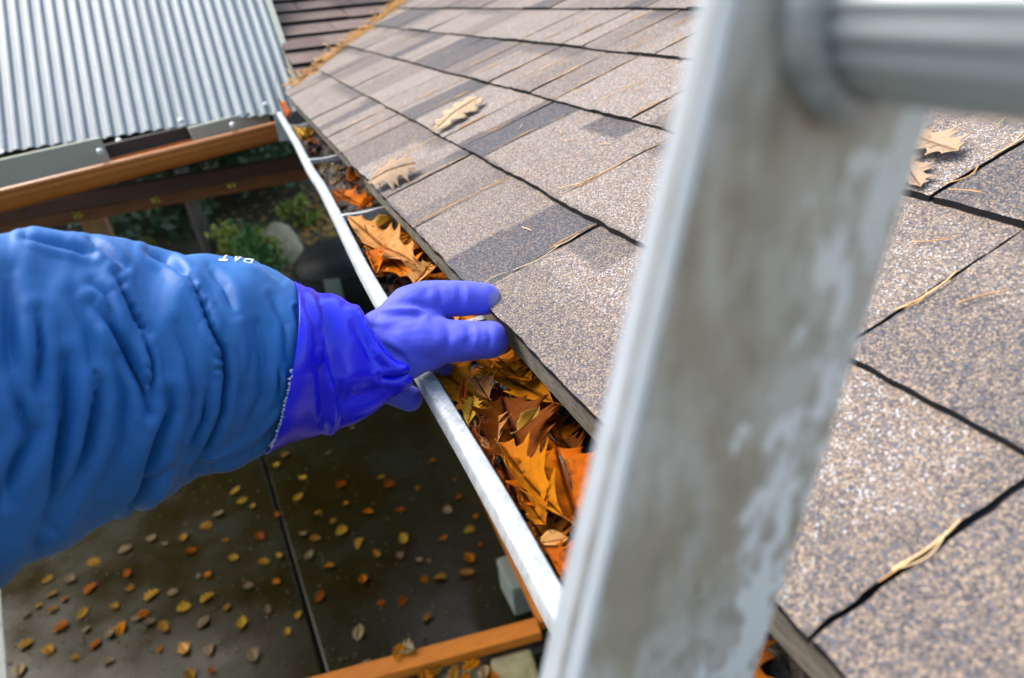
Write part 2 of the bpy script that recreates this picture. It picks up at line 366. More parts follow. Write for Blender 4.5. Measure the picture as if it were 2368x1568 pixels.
over = [(0,.101,.14,0,1.1,.42),(0,.463,.545,0,1.1,.95),(0,.545,.661,0,1.1,.28),(0,.12,.463,0,.45,.36),(0,.12,.463,.45,1.1,.16),(0,.40,.463,.70,1.1,.60),(0,.661,.70,0,1.1,.55),(0,.70,.794,0,1.1,.35),(0,-.2,.101,0,1.1,.5),
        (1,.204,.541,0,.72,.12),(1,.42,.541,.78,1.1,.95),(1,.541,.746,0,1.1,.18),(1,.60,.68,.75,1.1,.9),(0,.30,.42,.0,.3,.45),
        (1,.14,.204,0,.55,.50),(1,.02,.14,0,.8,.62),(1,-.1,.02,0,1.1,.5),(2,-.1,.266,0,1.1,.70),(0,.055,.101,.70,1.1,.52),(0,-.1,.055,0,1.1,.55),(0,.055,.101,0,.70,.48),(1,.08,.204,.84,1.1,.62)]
valley_p = O+np.array([.16,2.04,-.23]); vdir = np.array([.60,.79,.20]); vdir /= np.linalg.norm(vdir)
nrm_clip = np.cross(vdir, (0,0,1)); nrm_clip = -nrm_clip if nrm_clip[1] < 0 else nrm_clip      # points to +Y side
house = empty('house', (0.5, 0.9, 0), 'house roof covered in brown and slate granule shingles with an open silver gutter', 'house')
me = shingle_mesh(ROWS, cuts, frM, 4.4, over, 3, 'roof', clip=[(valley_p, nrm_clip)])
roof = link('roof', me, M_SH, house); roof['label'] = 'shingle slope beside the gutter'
# wing slope behind the valley
hx = np.array([1.0,0,0]); g = .2532; vy = np.array([0,1,g]); vy /= np.linalg.norm(vy)
frW = Fr(valley_p+np.array([0,0,.0]), vy, (-1,0,0))
rowsW = [-.10+.143*i for i in range(16)]; cw = {k: random_cuts(-2.4, 1.6, rngc, .16, .34) for k in range(16)}
me = shingle_mesh(rowsW, cw, frW, -.042, [], 9, 'roof', lift=.012, umin=-2.2, clip=[(valley_p, -nrm_clip)], cell=.02)
wing = link('roof', me, M_SH2, house); wing['label'] = 'second shingle slope rising behind the valley'
# boards under the shingle edge
b = MB(); e0 = RP(.0705+.004, 0, -.004)
zE = e0[2]; xE = e0[0]
def board_ring(y): 
    wv = .0012*noise.noise(Vector((y*5,0,3))); return [np.array([xE+.002+wv, y, zE-.001]), np.array([xE+.004+wv, y, zE-.027]), np.array([xE+.024, y, zE-.029]), np.array([xE+.024, y, zE+.006])]
b.sweep([board_ring(y) for y in np.linspace(-.6, 2.03, 90)], None, True); b.build('drip_board', M_BOARD, house)
b = MB(); b.box((xE+.052, -.6, zE-.20), (xE+.072, 2.03, zE+.012)); b.build('fascia', M_DARK, house)
b = MB(); b.box((xE+.075, -.6, zE-.19), (1.0, 2.1, zE-.17)); b.build('soffit', M_BEIGE, house)
b = MB(); b.box((1.0, -.6, 0), (1.15, 5.0, zE+.2)); b.build('wall', M_WALL, house)
# ------------------------------------------------------------------ gutter
zl = H-.275
ys = np.array([-.4,.0,.19,.225,.26,.31,.365,.434,.638,.727,.778,.874,.94,1.017,1.122,1.231,1.362,1.524,1.811,2.0])
xi = np.array([.088,.089,.0905,.0916,.0932,.0940,.0938,.0938,.0955,.0972,.0985,.1026,.1050,.1068,.1100,.1085,.1125,.117,.121,.1235])
def gx(y): return float(np.interp(y, ys, xi))+.0006*noise.noise(Vector((y*14,4,1)))
def gsm(y): return sum(gx(y+d) for d in (-.04,-.02,0,.02,.04))/5
gut = link('gutter', bpy.data.meshes.new('gutter'), None, house); gut['label'] = 'weathered silver gutter with a dented rolled lip'
rings = []
for y in np.linspace(-.5, 2.0, 170):
    x = gsm(y); z = zl+.0012*noise.noise(Vector((y*7,8,2))); xo = x-.0118-.0005*noise.noise(Vector((y*25,1,6)))
    pr = [(x+.001,z-.010),(x+.0012,z-.001),(x,z+.0006),(x-.004,z+.0012),(xo+.003,z+.001),(xo+.0008,z+.0002),(xo-.0004,z-.0012),(xo-.0020,z-.0095),(xo-.0008,z-.0108),(x-.001,z-.0115),(x+.004,z-.020),(x+.004,z-.036),(x+.012,z-.055),(x+.030,z-.078),
          (xE+.049,z-.080),(xE+.050,z+.008),(xE+.048,z+.008),(xE+.047,z-.078),(x+.031,z-.076),(x+.0135,z-.053),(x+.0055,z-.034),(x+.0055,z-.020)]
    rings.append([np.array([a, y, c]) for a, c in pr])
b = MB(); b.sweep(rings, None, True); m_ = len(rings[0]); b.f.append(tuple((len(rings)-1)*m_+k for k in range(m_)))
me = mesh('gutter', b.v, b.f); me.materials.append(M_GUT); gut.data = me
me.polygons.foreach_set('use_smooth', [True]*len(me.polygons)); em = gut.modifiers.new('e','EDGE_SPLIT'); em.split_angle = math.radians(38)
b = MB(); b.box((.1,1.995,zl-.078),(xE+.05,2.0,zl-.002)); b.build('end_cap', M_GUT, gut)
b = MB()
for i, y in enumerate((.09,.50,.905,1.306,1.73)):
    b = MB(); x0 = gsm(y)-.002
    pts = [(x0,y,zl-.001),(x0+.004,y,zl+.001),(x0+.03,y,zl-.001),(xE+.015,y,zl+.001),(xE+.05,y,zl-.004)]
    for q in range(4): b.beam(pts[q], pts[q+1], .009, .0035)
    b.beam((x0+.004,y-.004,zl-.0035),(xE+.05,y-.004,zl-.0075), .0012, .006)
    b.build('hanger', M_GUT, gut, bevel=.0008)
b = MB()      # decayed leaf muck lying in the trough: uncountable
V = []; Fc = []; ny, nx = 260, 14
for j in range(ny+1):
    y = -.45+2.43*j/ny; x0 = gsm(y)+.008; x1 = xE+.045
    for i in range(nx+1):
        x = x0+(x1-x0)*i/nx; z = zl-.045+.012*noise.noise(Vector((x*40,y*14,0)))+.006*noise.noise(Vector((x*120,y*90,3)))
        V.append((x,y,z))
for j in range(ny):
    for i in range(nx): q = j*(nx+1)+i; Fc.append((q,q+1,q+nx+2,q+nx+1))
b.add(V, Fc)
for q in range(260):
    y = random.uniform(.1,1.95); x = random.uniform(gsm(y)+.01, xE+.04); p = Vector((x,y,zl-.036+random.uniform(0,.006))); a = random.uniform(0,6.3); L = random.uniform(.01,.035)
    d = Vector((math.cos(a)*.5,math.sin(a),random.uniform(-.1,.35))).normalized(); b.tube([p, p+d*L*.5+Vector((0,0,.001)), p+d*L], .0005, 4)
mk = b.build('leaf_muck', M_MUCK); tag(mk, 'dark wet rotted debris and twigs lying in the bottom of the gutter', 'debris', kind='stuff')
mk.modifiers.new('s','SOLIDIFY').thickness = .001
# litter in the valley
b = MB()
for q in range(520):
    t_ = random.random()*1.25; p = valley_p+vdir*t_+np.array([random.gauss(0,.016),random.gauss(0,.013),.007+random.random()*.010]); a = random.gauss(.9,.5); L = random.uniform(.02,.06)
    d = np.array([math.cos(a),math.sin(a),random.uniform(-.1,.2)]); b.tube([p, p+d*L*.5+np.array([0,0,.003]), p+d*L], .0011, 4)
tag(b.build('valley_litter', NT('orange_litter').setv(Base_Color=(.62,.33,.09,1), Roughness=.7).m), 'orange pine needles and leaf litter packed along the roof valley', 'litter', kind='stuff')

# ------------------------------------------------------------------ ladder
lad = empty('ladder', (-.3, .09, 0), 'scuffed aluminium ladder leaning on the gutter close to the lens, with a ribbed rung', 'ladder')
Ld = np.array([.145,0,1.0]); Ld /= np.linalg.norm(Ld)
def rail(yw, sgn):
    rings = []; s = sgn    # the face carrying the rungs is dirty, the flanges are cleaner
    for z in list(np.linspace(-2.88,-.4,12))+list(np.linspace(-.36,.14,30))+[.5,.9]:
        zc = min(.1, max(-.25, z)); k = .145*(z-zc); L_ = .0700+.200*zc+k; R_ = .1205+.115*zc+k; fd = .0080+.0120*min(1, max(0,-zc/.2)); q = fd/.0125
        prof = [(L_,0),(R_-.0015,0),(R_,.0012),(R_,.011*q),(R_-.002,.0125*q),(R_-.004,.0118*q),(R_-.0042,.004),(L_+.0042,.004),(L_+.0042,.0118*q),(L_+.002,.0128*q),(L_-.0002,.0120*q),(L_-.0006,.0066*q),(L_+.0006,.0060*q),(L_+.0012,.0050*q),(L_+.0006,.0040*q),(L_-.0009,.0034*q),(L_-.0012,.0022*q),(L_-.0008,.0010)]
        rings.append([np.array([a, yw+s*d, H+z]) for a, d in prof])
    b = MB(); b.sweep(rings, None, True); m_ = len(prof); b.f.append(tuple(range(m_))); b.f.append(tuple((len(rings)-1)*m_+k for k in range(m_)))
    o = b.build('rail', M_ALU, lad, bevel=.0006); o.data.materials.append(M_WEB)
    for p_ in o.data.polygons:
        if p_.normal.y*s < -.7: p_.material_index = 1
    return o
rail(.08, 1); rail(-.33, -1)
for k in range(-9, 3):
    c = np.array([.0960, 0, H-.006])+Ld*(.305*k)
    b = MB(); n = 96; rings = []
    for y in (.0805,-.3305):
        rings.append([np.array([c[0]+ (r:=.0152+.00045*math.cos(th*22))*math.cos(th), y, c[2]+r*math.sin(th)]) for th in np.linspace(0,2*math.pi,n,endpoint=False)])
    b.sweep(rings, None, True); rg = b.build('rung', M_RUNG, lad, smooth=True)
    for yc, sg in ((.08,-1),(-.33,1)):
        b = MB(); rr = []
        for (r, d) in ((.0150,.0007),(.0192,.0007),(.0200,.0020),(.0196,.0040),(.0180,.0056),(.0158,.0060)):
            rr.append([np.array([c[0]+r*math.cos(th), yc+sg*d, c[2]+r*math.sin(th)]) for th in np.linspace(0,2*math.pi,48,endpoint=False)])
        b.sweep(rr, None, True); col_ = b.build('collar', M_RUNG, rg, smooth=True)
        col_.matrix_parent_inverse = Matrix.Identity(4); col_.matrix_parent_inverse = rg.matrix_world.inverted() if False else Matrix.Identity(4)
        col_.matrix_parent_inverse = Matrix.Identity(4)
b = MB(); q = PD(1612,1362,.150)
q = P(1612,1362,'y',.0802-.0004)
b.tube([q, q+np.array([0,.0008,0])], .0006, 10); b.build('rivet', M_BARK, lad)

# ------------------------------------------------------------------ person: sleeve and glove
def smooth_interp(rows, n):
    rows = np.array(rows, float); k = len(rows); t = np.linspace(0, k-1, n); out = []
    for tt in t:
        i = min(int(tt), k-2); f_ = tt-i; p0 = rows[max(i-1,0)]; p1 = rows[i]; p2 = rows[i+1]; p3 = rows[min(i+2,k-1)]
        out.append(.5*((2*p1)+(-p0+p2)*f_+(2*p0-5*p1+4*p2-p3)*f_**2+(-p0+3*p1-3*p2+p3)*f_**3))
    return np.array(out)
def seg_dist(px, a, b):
    ab = b-a; t_ = np.clip(((px-a)@ab)/(ab@ab+1e-9), 0, 1); return np.linalg.norm(px-(a+t_[:,None]*ab), axis=1), t_
def crease_field(px, creases):
    out = np.zeros(len(px))
    for pts, w_, d_ in creases:
        pts = np.array(pts, float); best = np.full(len(px), 1e9); fade = np.zeros(len(px)); Ls = np.r_[0, np.cumsum(np.linalg.norm(np.diff(pts,axis=0),axis=1))]
        for i in range(len(pts)-1):
            dd, tt = seg_dist(px, pts[i], pts[i+1]); s_ = (Ls[i]+tt*(Ls[i+1]-Ls[i]))/Ls[-1]; m_ = dd < best
            best = np.where(m_, dd, best); fade = np.where(m_, np.sin(np.pi*np.clip(s_,0.04,.96))**.5, fade)
        out += fade*d_*(-np.exp(-(best/w_)**2)+.45*np.exp(-((best-2.3*w_)/(1.3*w_))**2))
    return out
def tube_mesh(sec, nS, nT, bulge, creases, wr, name, seed, wavy=None):
    """sec rows: Tx,Ty,Bx,By,depth,bulge px,flatness"""
    R_ = smooth_interp(sec, nS); th = np.linspace(0, 2*math.pi, nT, endpoint=False); V = np.zeros((nS,nT,3)); N = np.zeros((nS,nT,3))
    for i, r in enumerate(R_):
        T = PD(r[0], r[1], r[4]); B = PD(r[2], r[3], r[4]); c = (T+B)/2; A = (T-B)/2; near = -CF*np.linalg.norm(A)*r[6]+CR*r[5]*r[4]/F
        pinch = wavy(i/(nS-1), th) if wavy else 0
        V[i] = c+np.outer(np.sin(th)*(1+pinch), A)+np.outer(np.cos(th)*(1+pinch), near)
    for i in range(nS):
        dS = V[min(i+1,nS-1)]-V[max(i-1,0)]; dT = np.roll(V[i],-1,0)-np.roll(V[i],1,0); n_ = np.cross(dT, dS); n_ /= np.linalg.norm(n_,axis=1)[:,None]+1e-12
        cc = V[i].mean(0); s_ = np.sign(((V[i]-cc)*n_).sum(1).mean()); N[i] = n_*s_
    fl = V.reshape(-1,3); nn = N.reshape(-1,3); px = proj(fl)
    d = crease_field(px, creases)
    if wr:
        for i in range(len(fl)):
            q = Vector(fl[i])*1.0; a = noise.noise(q*13+Vector((seed,0,0))); c_ = noise.noise(Vector((px[i,0]*.0125+px[i,1]*.0035, px[i,1]*.0045, seed)))
            e_ = noise.noise(Vector((px[i,0]*.042+px[i,1]*.008, px[i,1]*.007, seed+9)))
            d[i] += wr*(a*.55+c_*1.0+e_*.12)
    fl2 = fl+nn*d[:,None]
    Fc = [(i*nT+k, i*nT+(k+1)%nT, (i+1)*nT+(k+1)%nT, (i+1)*nT+k) for i in range(nS-1) for k in range(nT)]
    return mesh(name, fl2, Fc, True), fl2.reshape(nS,nT,3), nn.reshape(nS,nT,3)
def c4(pts): return [(x*.553, 520+.553*y) for x, y in pts]
def c3(pts): return [(635.8+.3418*x, 606.9+.3418*y) for x, y in pts]
person = empty('person', tuple(PD(-300,1000,.25)), 'arm in a blue puffy sleeve and blue rubber glove picking leaves from the gutter', 'person')
sleeve_sec = [(-900,420,-1300,2600,.20,60,.8),(-420,520,-560,1850,.255,60,.85),(-140,580,-250,1520,.295,60,.9),(0,566,-60,1400,.325,60,.92),(80,545,55,1308,.342,60,.95),(200,550,180,1248,.365,62,.95),(345,575,310,1182,.393,66,.95),(425,602,400,1140,.408,70,.95),(490,592,470,1096,.422,74,.95),
              (560,598,535,1072,.436,78,.95),(630,624,575,1052,.448,82,.95),(672,652,596,1042,.456,96,.95),(694,684,620,1026,.462,96,.9),(740,715,680,990,.470,70,.85)]
sl_cr = [(c4(a), w_, d_*.95) for a, w_, d_ in [
    ([(480,215),(510,290),(570,400),(615,455)], 9, .0050), ([(380,330),(450,420),(530,540),(590,680),(612,780)], 11, .0075),
    ([(805,250),(850,340),(890,450),(930,520),(942,640),(925,780),(860,950),(800,1040)], 8, .0062), ([(705,705),(712,760),(655,900),(605,1060),(560,1180)], 13, .0080),
    ([(150,370),(160,530),(150,700)], 12, .0060), ([(265,565),(272,800),(215,1130),(150,1330)], 15, .0085),
    ([(1235,350),(1270,500),(1290,640)], 5, .0030), ([(1280,600),(1230,750),(1100,900),(880,1010)], 8, .0060), ([(1160,610),(1165,700)], 5, .0030),
    ([(370,75),(430,115),(520,190)], 7, .0050), ([(610,115),(700,160),(790,230)], 8, .0055), ([(100,60),(250,90),(390,130)], 7, .0050),
    ([(600,480),(630,590),(632,720)], 7, .0045), ([(405,660),(345,940),(285,1100),(220,1260)], 14, .0070), ([(130,860),(60,1000),(10,1140)], 15, .0070),
    ([(700,1000),(620,1090),(540,1180)], 9, .0060), ([(1040,940),(920,985),(830,1010)], 6, .0040), ([(380,250),(440,300),(480,420)], 10, .0035),
    ([(985,380),(1010,520),(1015,640)], 16, -.0030), ([(740,420),(790,560),(800,720),(780,860)], 12, .0028), ([(1080,420),(1100,560),(1090,720),(1010,880)], 10, .0028),
    ([(480,560),(520,720),(500,900),(430,1090)], 14, .0040), ([(860,700),(850,820),(780,960)], 8, .0035), ([(300,300),(370,430),(380,600)], 16, .0035), ([(50,200),(40,420),(60,640)], 20, .0045),
    ([(1130,300),(1190,420),(1200,560)], 8, .0025), ([(870,180),(940,260),(985,380)], 9, .0025), ([(60,700),(110,860)], 14, .0045), ([(980,140),(1090,170),(1180,230)], 7, .0020)]]
for (x, y) in [(500,250),(515,300),(545,345),(570,390),(590,430),(820,280),(850,330),(862,380),(880,430),(905,500),(612,600),(622,660),(385,620),(388,700),(385,770),(380,850),(905,560),(908,600)]:
    sl_cr.append((c4([(x-8,y-3),(x+9,y+4)]), 5, .0030))
me, SV, SN = tube_mesh(sleeve_sec, 330, 300, 0, sl_cr, .0027, 'sleeve', 3)
sleeve = link('sleeve', me, M_CLOTH, person); sleeve['label'] = 'blue puffy jacket sleeve with wrinkled seams'
sleeve.modifiers.new('s','SOLIDIFY').thickness = .0012
# printed letters wrapped on the sleeve
def on_sleeve(x, row):      # x: image column used to choose the section, row: angle
    i = int(np.clip(x, 0, SV.shape[0]-1)); k = row*SV.shape[1]/(2*math.pi); k0 = int(k) % SV.shape[1]; f_ = k-int(k)
    i2 = min(i+1, SV.shape[0]-1); g_ = x-i
    a = SV[i,k0]*(1-f_)+SV[i,(k0+1)%SV.shape[1]]*f_; c_ = SV[i2,k0]*(1-f_)+SV[i2,(k0+1)%SV.shape[1]]*f_
    return a*(1-g_)+c_*g_+SN[i,k0]*.0017
pcols = proj(SV[:, int(75/360*300)])[:,0]; 
def sec_at(x): return float(np.interp(x, pcols[60:], np.arange(60, len(pcols))))
def stroke(b, pts, w_=.06):
    P2 = []
    for i in range(len(pts)-1):
        for t_ in np.linspace(0,1,9): P2.append((pts[i][0]*(1-t_)+pts[i+1][0]*t_, pts[i][1]*(1-t_)+pts[i+1][1]*t_))
    P2 = np.array(P2); V = []
    for i in range(len(P2)):
        d = P2[min(i+1,len(P2)-1)]-P2[max(i-1,0)]; d /= np.linalg.norm(d)+1e-9; nn_ = np.array([-d[1],d[0]])*w_
        for s_ in (1,-1): V.append(P2[i]+nn_*s_)
    W_ = []
    for (lx, ly) in V:     # lx along the arm towards the shoulder (px), ly 0 = base (far side) .. 1 = top (near side)
        W_.append(on_sleeve(sec_at(lx0-lx*lw), math.radians(91-ly*25)))
    b.add(W_, [(2*i,2*i+1,2*i+3,2*i+2) for i in range(len(P2)-1)])
for ch, lx0 in (('P',580),('A',556),('T',529)):
    b = MB(); lw = 26
    arc = [(0+.62*math.sin(a)**.7 if False else .30+.32*math.sin(a), .74+.26*math.cos(a)) for a in np.linspace(0,math.pi,8)]
    if ch == 'P': stroke(b, [(.0,0),(.0,1)]); stroke(b, [(0,1)]+arc+[(0,.48)])
    if ch == 'A': stroke(b, [(0,0),(.35,1),(.70,0)]); stroke(b, [(.14,.36),(.56,.36)])
    if ch == 'T': stroke(b, [(.35,0),(.35,1)]); stroke(b, [(0,1),(.7,1)])
    b.build('print_letter', M_WHITE, sleeve)
# gauntlet
gl_sec = [(672,658,606,1044,.452,104,1.0),(690,666,626,1032,.456,106,1.0),(716,674,660,1018,.462,92,.95),(742,680,700,1008,.468,72,.85),(768,686,750,1000,.473,56,.74),(790,698,800,978,.477,48,.66),(806,712,846,952,.481,48,.64),(818,724,890,924,.485,50,.68),(826,732,925,902,.489,44,.74),(832,738,945,888,.492,34,.78)]
gl_cr = [(c3(a), w_, d_*1.2) for a, w_, d_ in [
    ([(235,215),(290,420),(310,560),(285,690)], 8, -.0030), ([(330,520),(350,760),(375,960),(372,1130)], 10, -.0050), ([(300,260),(345,420),(365,640),(395,860)], 22, .0050),
    ([(530,340),(600,460),(700,610),(800,700),(915,735)], 11, -.0050), ([(600,420),(680,540),(780,640),(880,690)], 16, .0040),
    ([(700,775),(800,775),(920,745)], 6, .0030), ([(420,960),(560,900),(760,860)], 20, .0030)]]
me, GV, GN = tube_mesh(gl_sec, 170, 240, 0, gl_cr, .0005, 'gauntlet', 5)
# hand: tapered capsules fused into one skin
def capsule(b, p, q, r1, r2, n=20):
    p, q = np.array(p), np.array(q); d = q-p; L = np.linalg.norm(d); d = d/L; prof = []
    for a in np.linspace(-math.pi/2, 0, 7): prof.append((r1*math.sin(a), r1*math.cos(a)))
    for t_ in np.linspace(.12,.88,7): prof.append((L*t_, r1+(r2-r1)*t_))
    for a in np.linspace(0, math.pi/2, 7): prof.append((L+r2*math.sin(a), r2*math.cos(a)))
    b.tube([p+d*s_ for s_, r in prof], [max(r,1e-4) for s_, r in prof], n)
hb = MB()
def chain(pts):      # (x,y,depth,r px)
    for a, c_ in zip(pts[:-1], pts[1:]):
        capsule(hb, PD(a[0],a[1],a[2]), PD(c_[0],c_[1],c_[2]), a[3]*a[2]/F, c_[3]*c_[2]/F)
chain([(840,775,.494,34),(870,758,.496,38),(905,738,.500,41),(945,709,.506,48),(985,694,.510,46),(1030,691,.512,43),(1080,690,.514,41),(1118,691,.515,38.5)])      # ring finger and its side of the hand
chain([(845,800,.492,44),(930,790,.496,58),(980,784,.498,60),(1030,789,.498,52),(1085,788,.498,46),(1134,786,.498,43.5)])     # middle finger
chain([(872,850,.492,48),(915,845,.494,46),(960,820,.497,48),(1000,812,.500,42)])                                          # near side of the palm
chain([(900,760,.496,46),(950,745,.500,46),(990,745,.505,40)])
chain([(985,822,.507,32),(1012,838,.524,25),(1027,848,.533,22)])                       # forefinger curled down into the leaves
chain([(985,715,.520,30),(1020,735,.545,27),(1035,765,.562,24)])                       # little finger curled under
chain([(862,868,.500,38),(890,898,.512,33),(925,914,.520,31),(947,922,.523,30)])       # thumb hanging outside the lip
tmp = link('tmp', mesh('tmp', hb.v, hb.f), None); r_ = tmp.modifiers.new('r','REMESH'); r_.mode = 'VOXEL'; r_.voxel_size = .0011
s_ = tmp.modifiers.new('s','SMOOTH'); s_.iterations = 18; s_.factor = .5
dg = bpy.context.evaluated_depsgraph_get(); dg.update(); hm = bpy.data.meshes.new_from_object(tmp.evaluated_get(dg)); bpy.data.objects.remove(tmp)
vv = np.zeros(len(hm.vertices)*3, dtype=np.float32); hm.vertices.foreach_get('co', vv); vv = vv.reshape(-1,3).astype(float)
nn = np.zeros(len(hm.vertices)*3, dtype=np.float32); hm.vertices.foreach_get('normal', nn); nn = nn.reshape(-1,3).astype(float)
hc = [(c3(a), w_, d_) for a, w_, d_ in [([(720,330),(860,318),(960,325),(1030,360)], 7, -.0022), ([(700,350),(860,345),(960,350)], 10, .0016),
      ([(1300,425),(1312,500),(1300,570)], 6, .0014), ([(1330,425),(1342,500),(1330,570)], 5, .0009), ([(1240,150),(1250,230),(1240,320)], 6, .0013), ([(1270,150),(1280,230),(1272,320)], 5, .0008), ([(1160,420),(1175,500),(1160,600)], 9, .0014), ([(1110,170),(1118,250),(1110,330)], 8, .0012), ([(1440,440),(1455,520),(1440,600)], 6, .0008), ([(740,560),(860,640),(915,720)], 6, .0018), ([(1040,160),(1010,230),(1030,300)], 12, .0008), ([(950,700),(1100,640),(1200,640)], 16, .0014)]]
px = proj(vv); d = crease_field(px, hc)
d += np.array([.0006*noise.noise(Vector(p)*45)+.0003*noise.noise(Vector(p)*130) for p in vv]); vv += nn*d[:,None]
hm.vertices.foreach_set('co', vv.astype(np.float32).ravel()); hm.update(); hm.materials.clear()
hm.polygons.foreach_set('use_smooth', [True]*len(hm.polygons)); hm.name = 'glove'
glove = link('glove', hm, M_GLH, person); glove['label'] = 'matte blue rubber glove with two fingers stretched to the shingle edge'
gaunt = link('gauntlet', me, M_GLC, glove); gaunt.matrix_parent_inverse = Matrix.Identity(4); gaunt['label'] = 'smooth shiny gauntlet pulled over the sleeve end'
gaunt.modifiers.new('s','SOLIDIFY').thickness = .0015
b = MB(); nT = GV.shape[1]
for k in range(nT):
    yy_ = proj(GV[0,k][None])[0,1]
    for q in range(2 if 850 < yy_ < 1030 and math.cos(2*math.pi*k/nT) > .05 else 0):
        p = GV[0,k]+GN[0,k]*random.uniform(-.0004,.0012); b.tube([p, p+np.array([random.gauss(0,.0007) for _ in range(3)])-CR*.0005], .00028, 4)
fr_ = b.build('frayed_edge', M_FRAY, glove); fr_.matrix_parent_inverse = Matrix.Identity(4)
for o in (glove, sleeve): pass

# ------------------------------------------------------------------ leaves
GG = 'fallen leaves packed in the gutter'
HALF = {'oak': [(0,.012),(.05,.05),(.12,.11),(.17,.17),(.21,.25),(.25,.36),(.268,.30),(.292,.235),(.325,.20),(.37,.235),(.42,.27),(.47,.38),(.53,.52),(.528,.40),(.55,.34),(.59,.37),(.63,.42),(.622,.33),(.62,.26),(.64,.21),(.67,.22),(.71,.24),(.76,.31),(.83,.40),(.818,.31),(.815,.24),(.835,.17),(.87,.17),(.92,.20),(.925,.12),(.945,.06),(1.0,.0)],
        'white_oak': [(0,.012),(.08,.05),(.16,.12),(.20,.19),(.25,.20),(.28,.13),(.33,.11),(.38,.20),(.43,.29),(.49,.29),(.51,.19),(.55,.15),(.60,.22),(.66,.31),(.72,.30),(.74,.19),(.78,.16),(.83,.20),(.89,.20),(.95,.12),(1.0,.0)],
        'beech': [(0,.012),(.06,.08),(.15,.17),(.25,.23),(.36,.27),(.48,.285),(.6,.26),(.72,.21),(.84,.13),(.93,.06),(1.0,.0)]}
def leaf_mesh(kind, L, Wd, fold, curl, cross, twist, seed, stem=.22, wav=.05, ns=4):
    rng = random.Random(seed); V = []; UV = []; Fc = []; half = HALF[kind]
    dens = []
    for i in range(len(half)-1):
        for t_ in (0,.5): dens.append((half[i][0]*(1-t_)+half[i+1][0]*t_, half[i][1]*(1-t_)+half[i+1][1]*t_))
    dens.append(half[-1])
    for side in (1,-1):
        o = len(V); jit = [1+.14*noise.noise(Vector((i*.33,side*5,seed))) for i in range(len(dens))]
        for i, (x, y) in enumerate(dens):
            mx_ = min(x, i/(len(dens)-1)); y *= jit[i]
            for s_ in range(ns+1):
                f_ = s_/ns; xx = mx_+(x-mx_)*f_; yy = y*f_*side; V.append((xx,yy)); UV.append((xx,.5+yy))
        for i in range(len(dens)-1):
            for s_ in range(ns):
                a = o+i*(ns+1)+s_; q = (a,a+ns+1,a+ns+2,a+1); Fc.append(q if side < 0 else q[::-1])
    out = []
    for (x, y) in V:
        X, Y = (x-.5)*L, y*Wd; Z = fold*abs(Y)+cross*Y*Y/Wd*2+wav*L*(.5*noise.noise(Vector((x*3+seed,y*4,seed)))+abs(y)**1.3*1.4*noise.noise(Vector((x*6,y*5+seed,2))))
        ang = twist*(x-.5); Y, Z = Y*math.cos(ang)-Z*math.sin(ang), Y*math.sin(ang)+Z*math.cos(ang)
        if abs(curl) > 1e-3:
            R_ = L/curl; a = X/R_; X, Z = (R_-Z)*math.sin(a), R_-(R_-Z)*math.cos(a)
        out.append((X,Y,Z))
    n0 = len(out); p0 = np.array(out[0]); p1 = np.array(out[(ns+1)*3]); dr = (p0-p1)/(np.linalg.norm(p0-p1)+1e-9); b = MB(); b.v = out; b.f = Fc
    b.tube([p1+dr*.0, p0, p0+dr*L*stem*.5+np.array([0,0,.02*L]), p0+dr*L*stem+np.array([0,.02*L,.05*L])], [.0003,.0006,.0006,.0009], 5)
    me = mesh('oak_leaf', b.v, b.f, True); uv = me.uv_layers.new(name='UV'); UV += [(0,.5)]*(len(b.v)-n0)
    li = np.zeros(len(me.loops), dtype=np.int32); me.loops.foreach_get('vertex_index', li); uv.data.foreach_set('uv', np.array(UV, dtype=np.float32)[li].ravel())
    return me
def settle(o):
    """bend a gutter leaf so that it lies against the lip and the board instead of passing through them"""
    me = o.data.copy(); o.data = me; mw = o.matrix_world.copy(); mi = mw.inverted()
    for v in me.vertices:
        q = mw @ v.co; a = gsm(q.y)+.0025; c_ = xE-.001 if q.z > zE-.034 else xE+.044
        if q.x < a: d_ = a-q.x; q.x = a+.10*d_; q.z += .35*d_ if q.z > zl-.02 else .1*d_; q.z = min(q.z, max(zl-.001, q.z-.8*d_))
        if q.x > c_:
            d_ = q.x-c_; q.x = c_-.08*d_; q.z -= .35*d_
        v.co = mi @ q
    me.update()
def put_leaf(me, mat, loc, ax, up, label, group, name='oak_leaf', cat='leaf', scale=1.0):
    """ax: direction of the leaf's length, up: its upper side"""
    o = bpy.data.objects.new(name, me); COL.objects.link(o)
    if not me.materials: me.materials.append(None)
    o.material_slots[0].link = 'OBJECT'; o.material_slots[0].material = mat
    x = Vector(ax).normalized(); z = Vector(up); z = (z-x*z.dot(x)).normalized(); y = z.cross(x)
    mt = Matrix((x,y,z)).transposed().to_4x4()*1; mt = Matrix.LocRotScale(Vector(loc), mt.to_quaternion(), Vector((scale,)*3)); o.matrix_world = mt
    if group == GG: settle(o)
    sm = o.modifiers.new('s','SOLIDIFY'); sm.thickness = .00025
    return tag(o, label, cat, group)
def dpx(a, b_, dep): v = PD(b_[0],b_[1],dep)-PD(a[0],a[1],dep); return v
def hero(kind, base, tip, d0, d1, Wd, mat, label, group=GG, fold=.2, curl=.3, cross=.3, twist=.4, upv=(0,0,1), seed=1, stem=.2, wav=.06):
    a, c_ = PD(base[0],base[1],d0), PD(tip[0],tip[1],d1); L = np.linalg.norm(c_-a)
    return put_leaf(leaf_mesh(kind, L, Wd, fold, curl, cross, twist, seed, stem, wav), ML[mat], (a+c_)/2, c_-a, upv, label, group)
def dz(x, y, z): p = P(x,y,'z',H+z); return float((p-O)@CF)
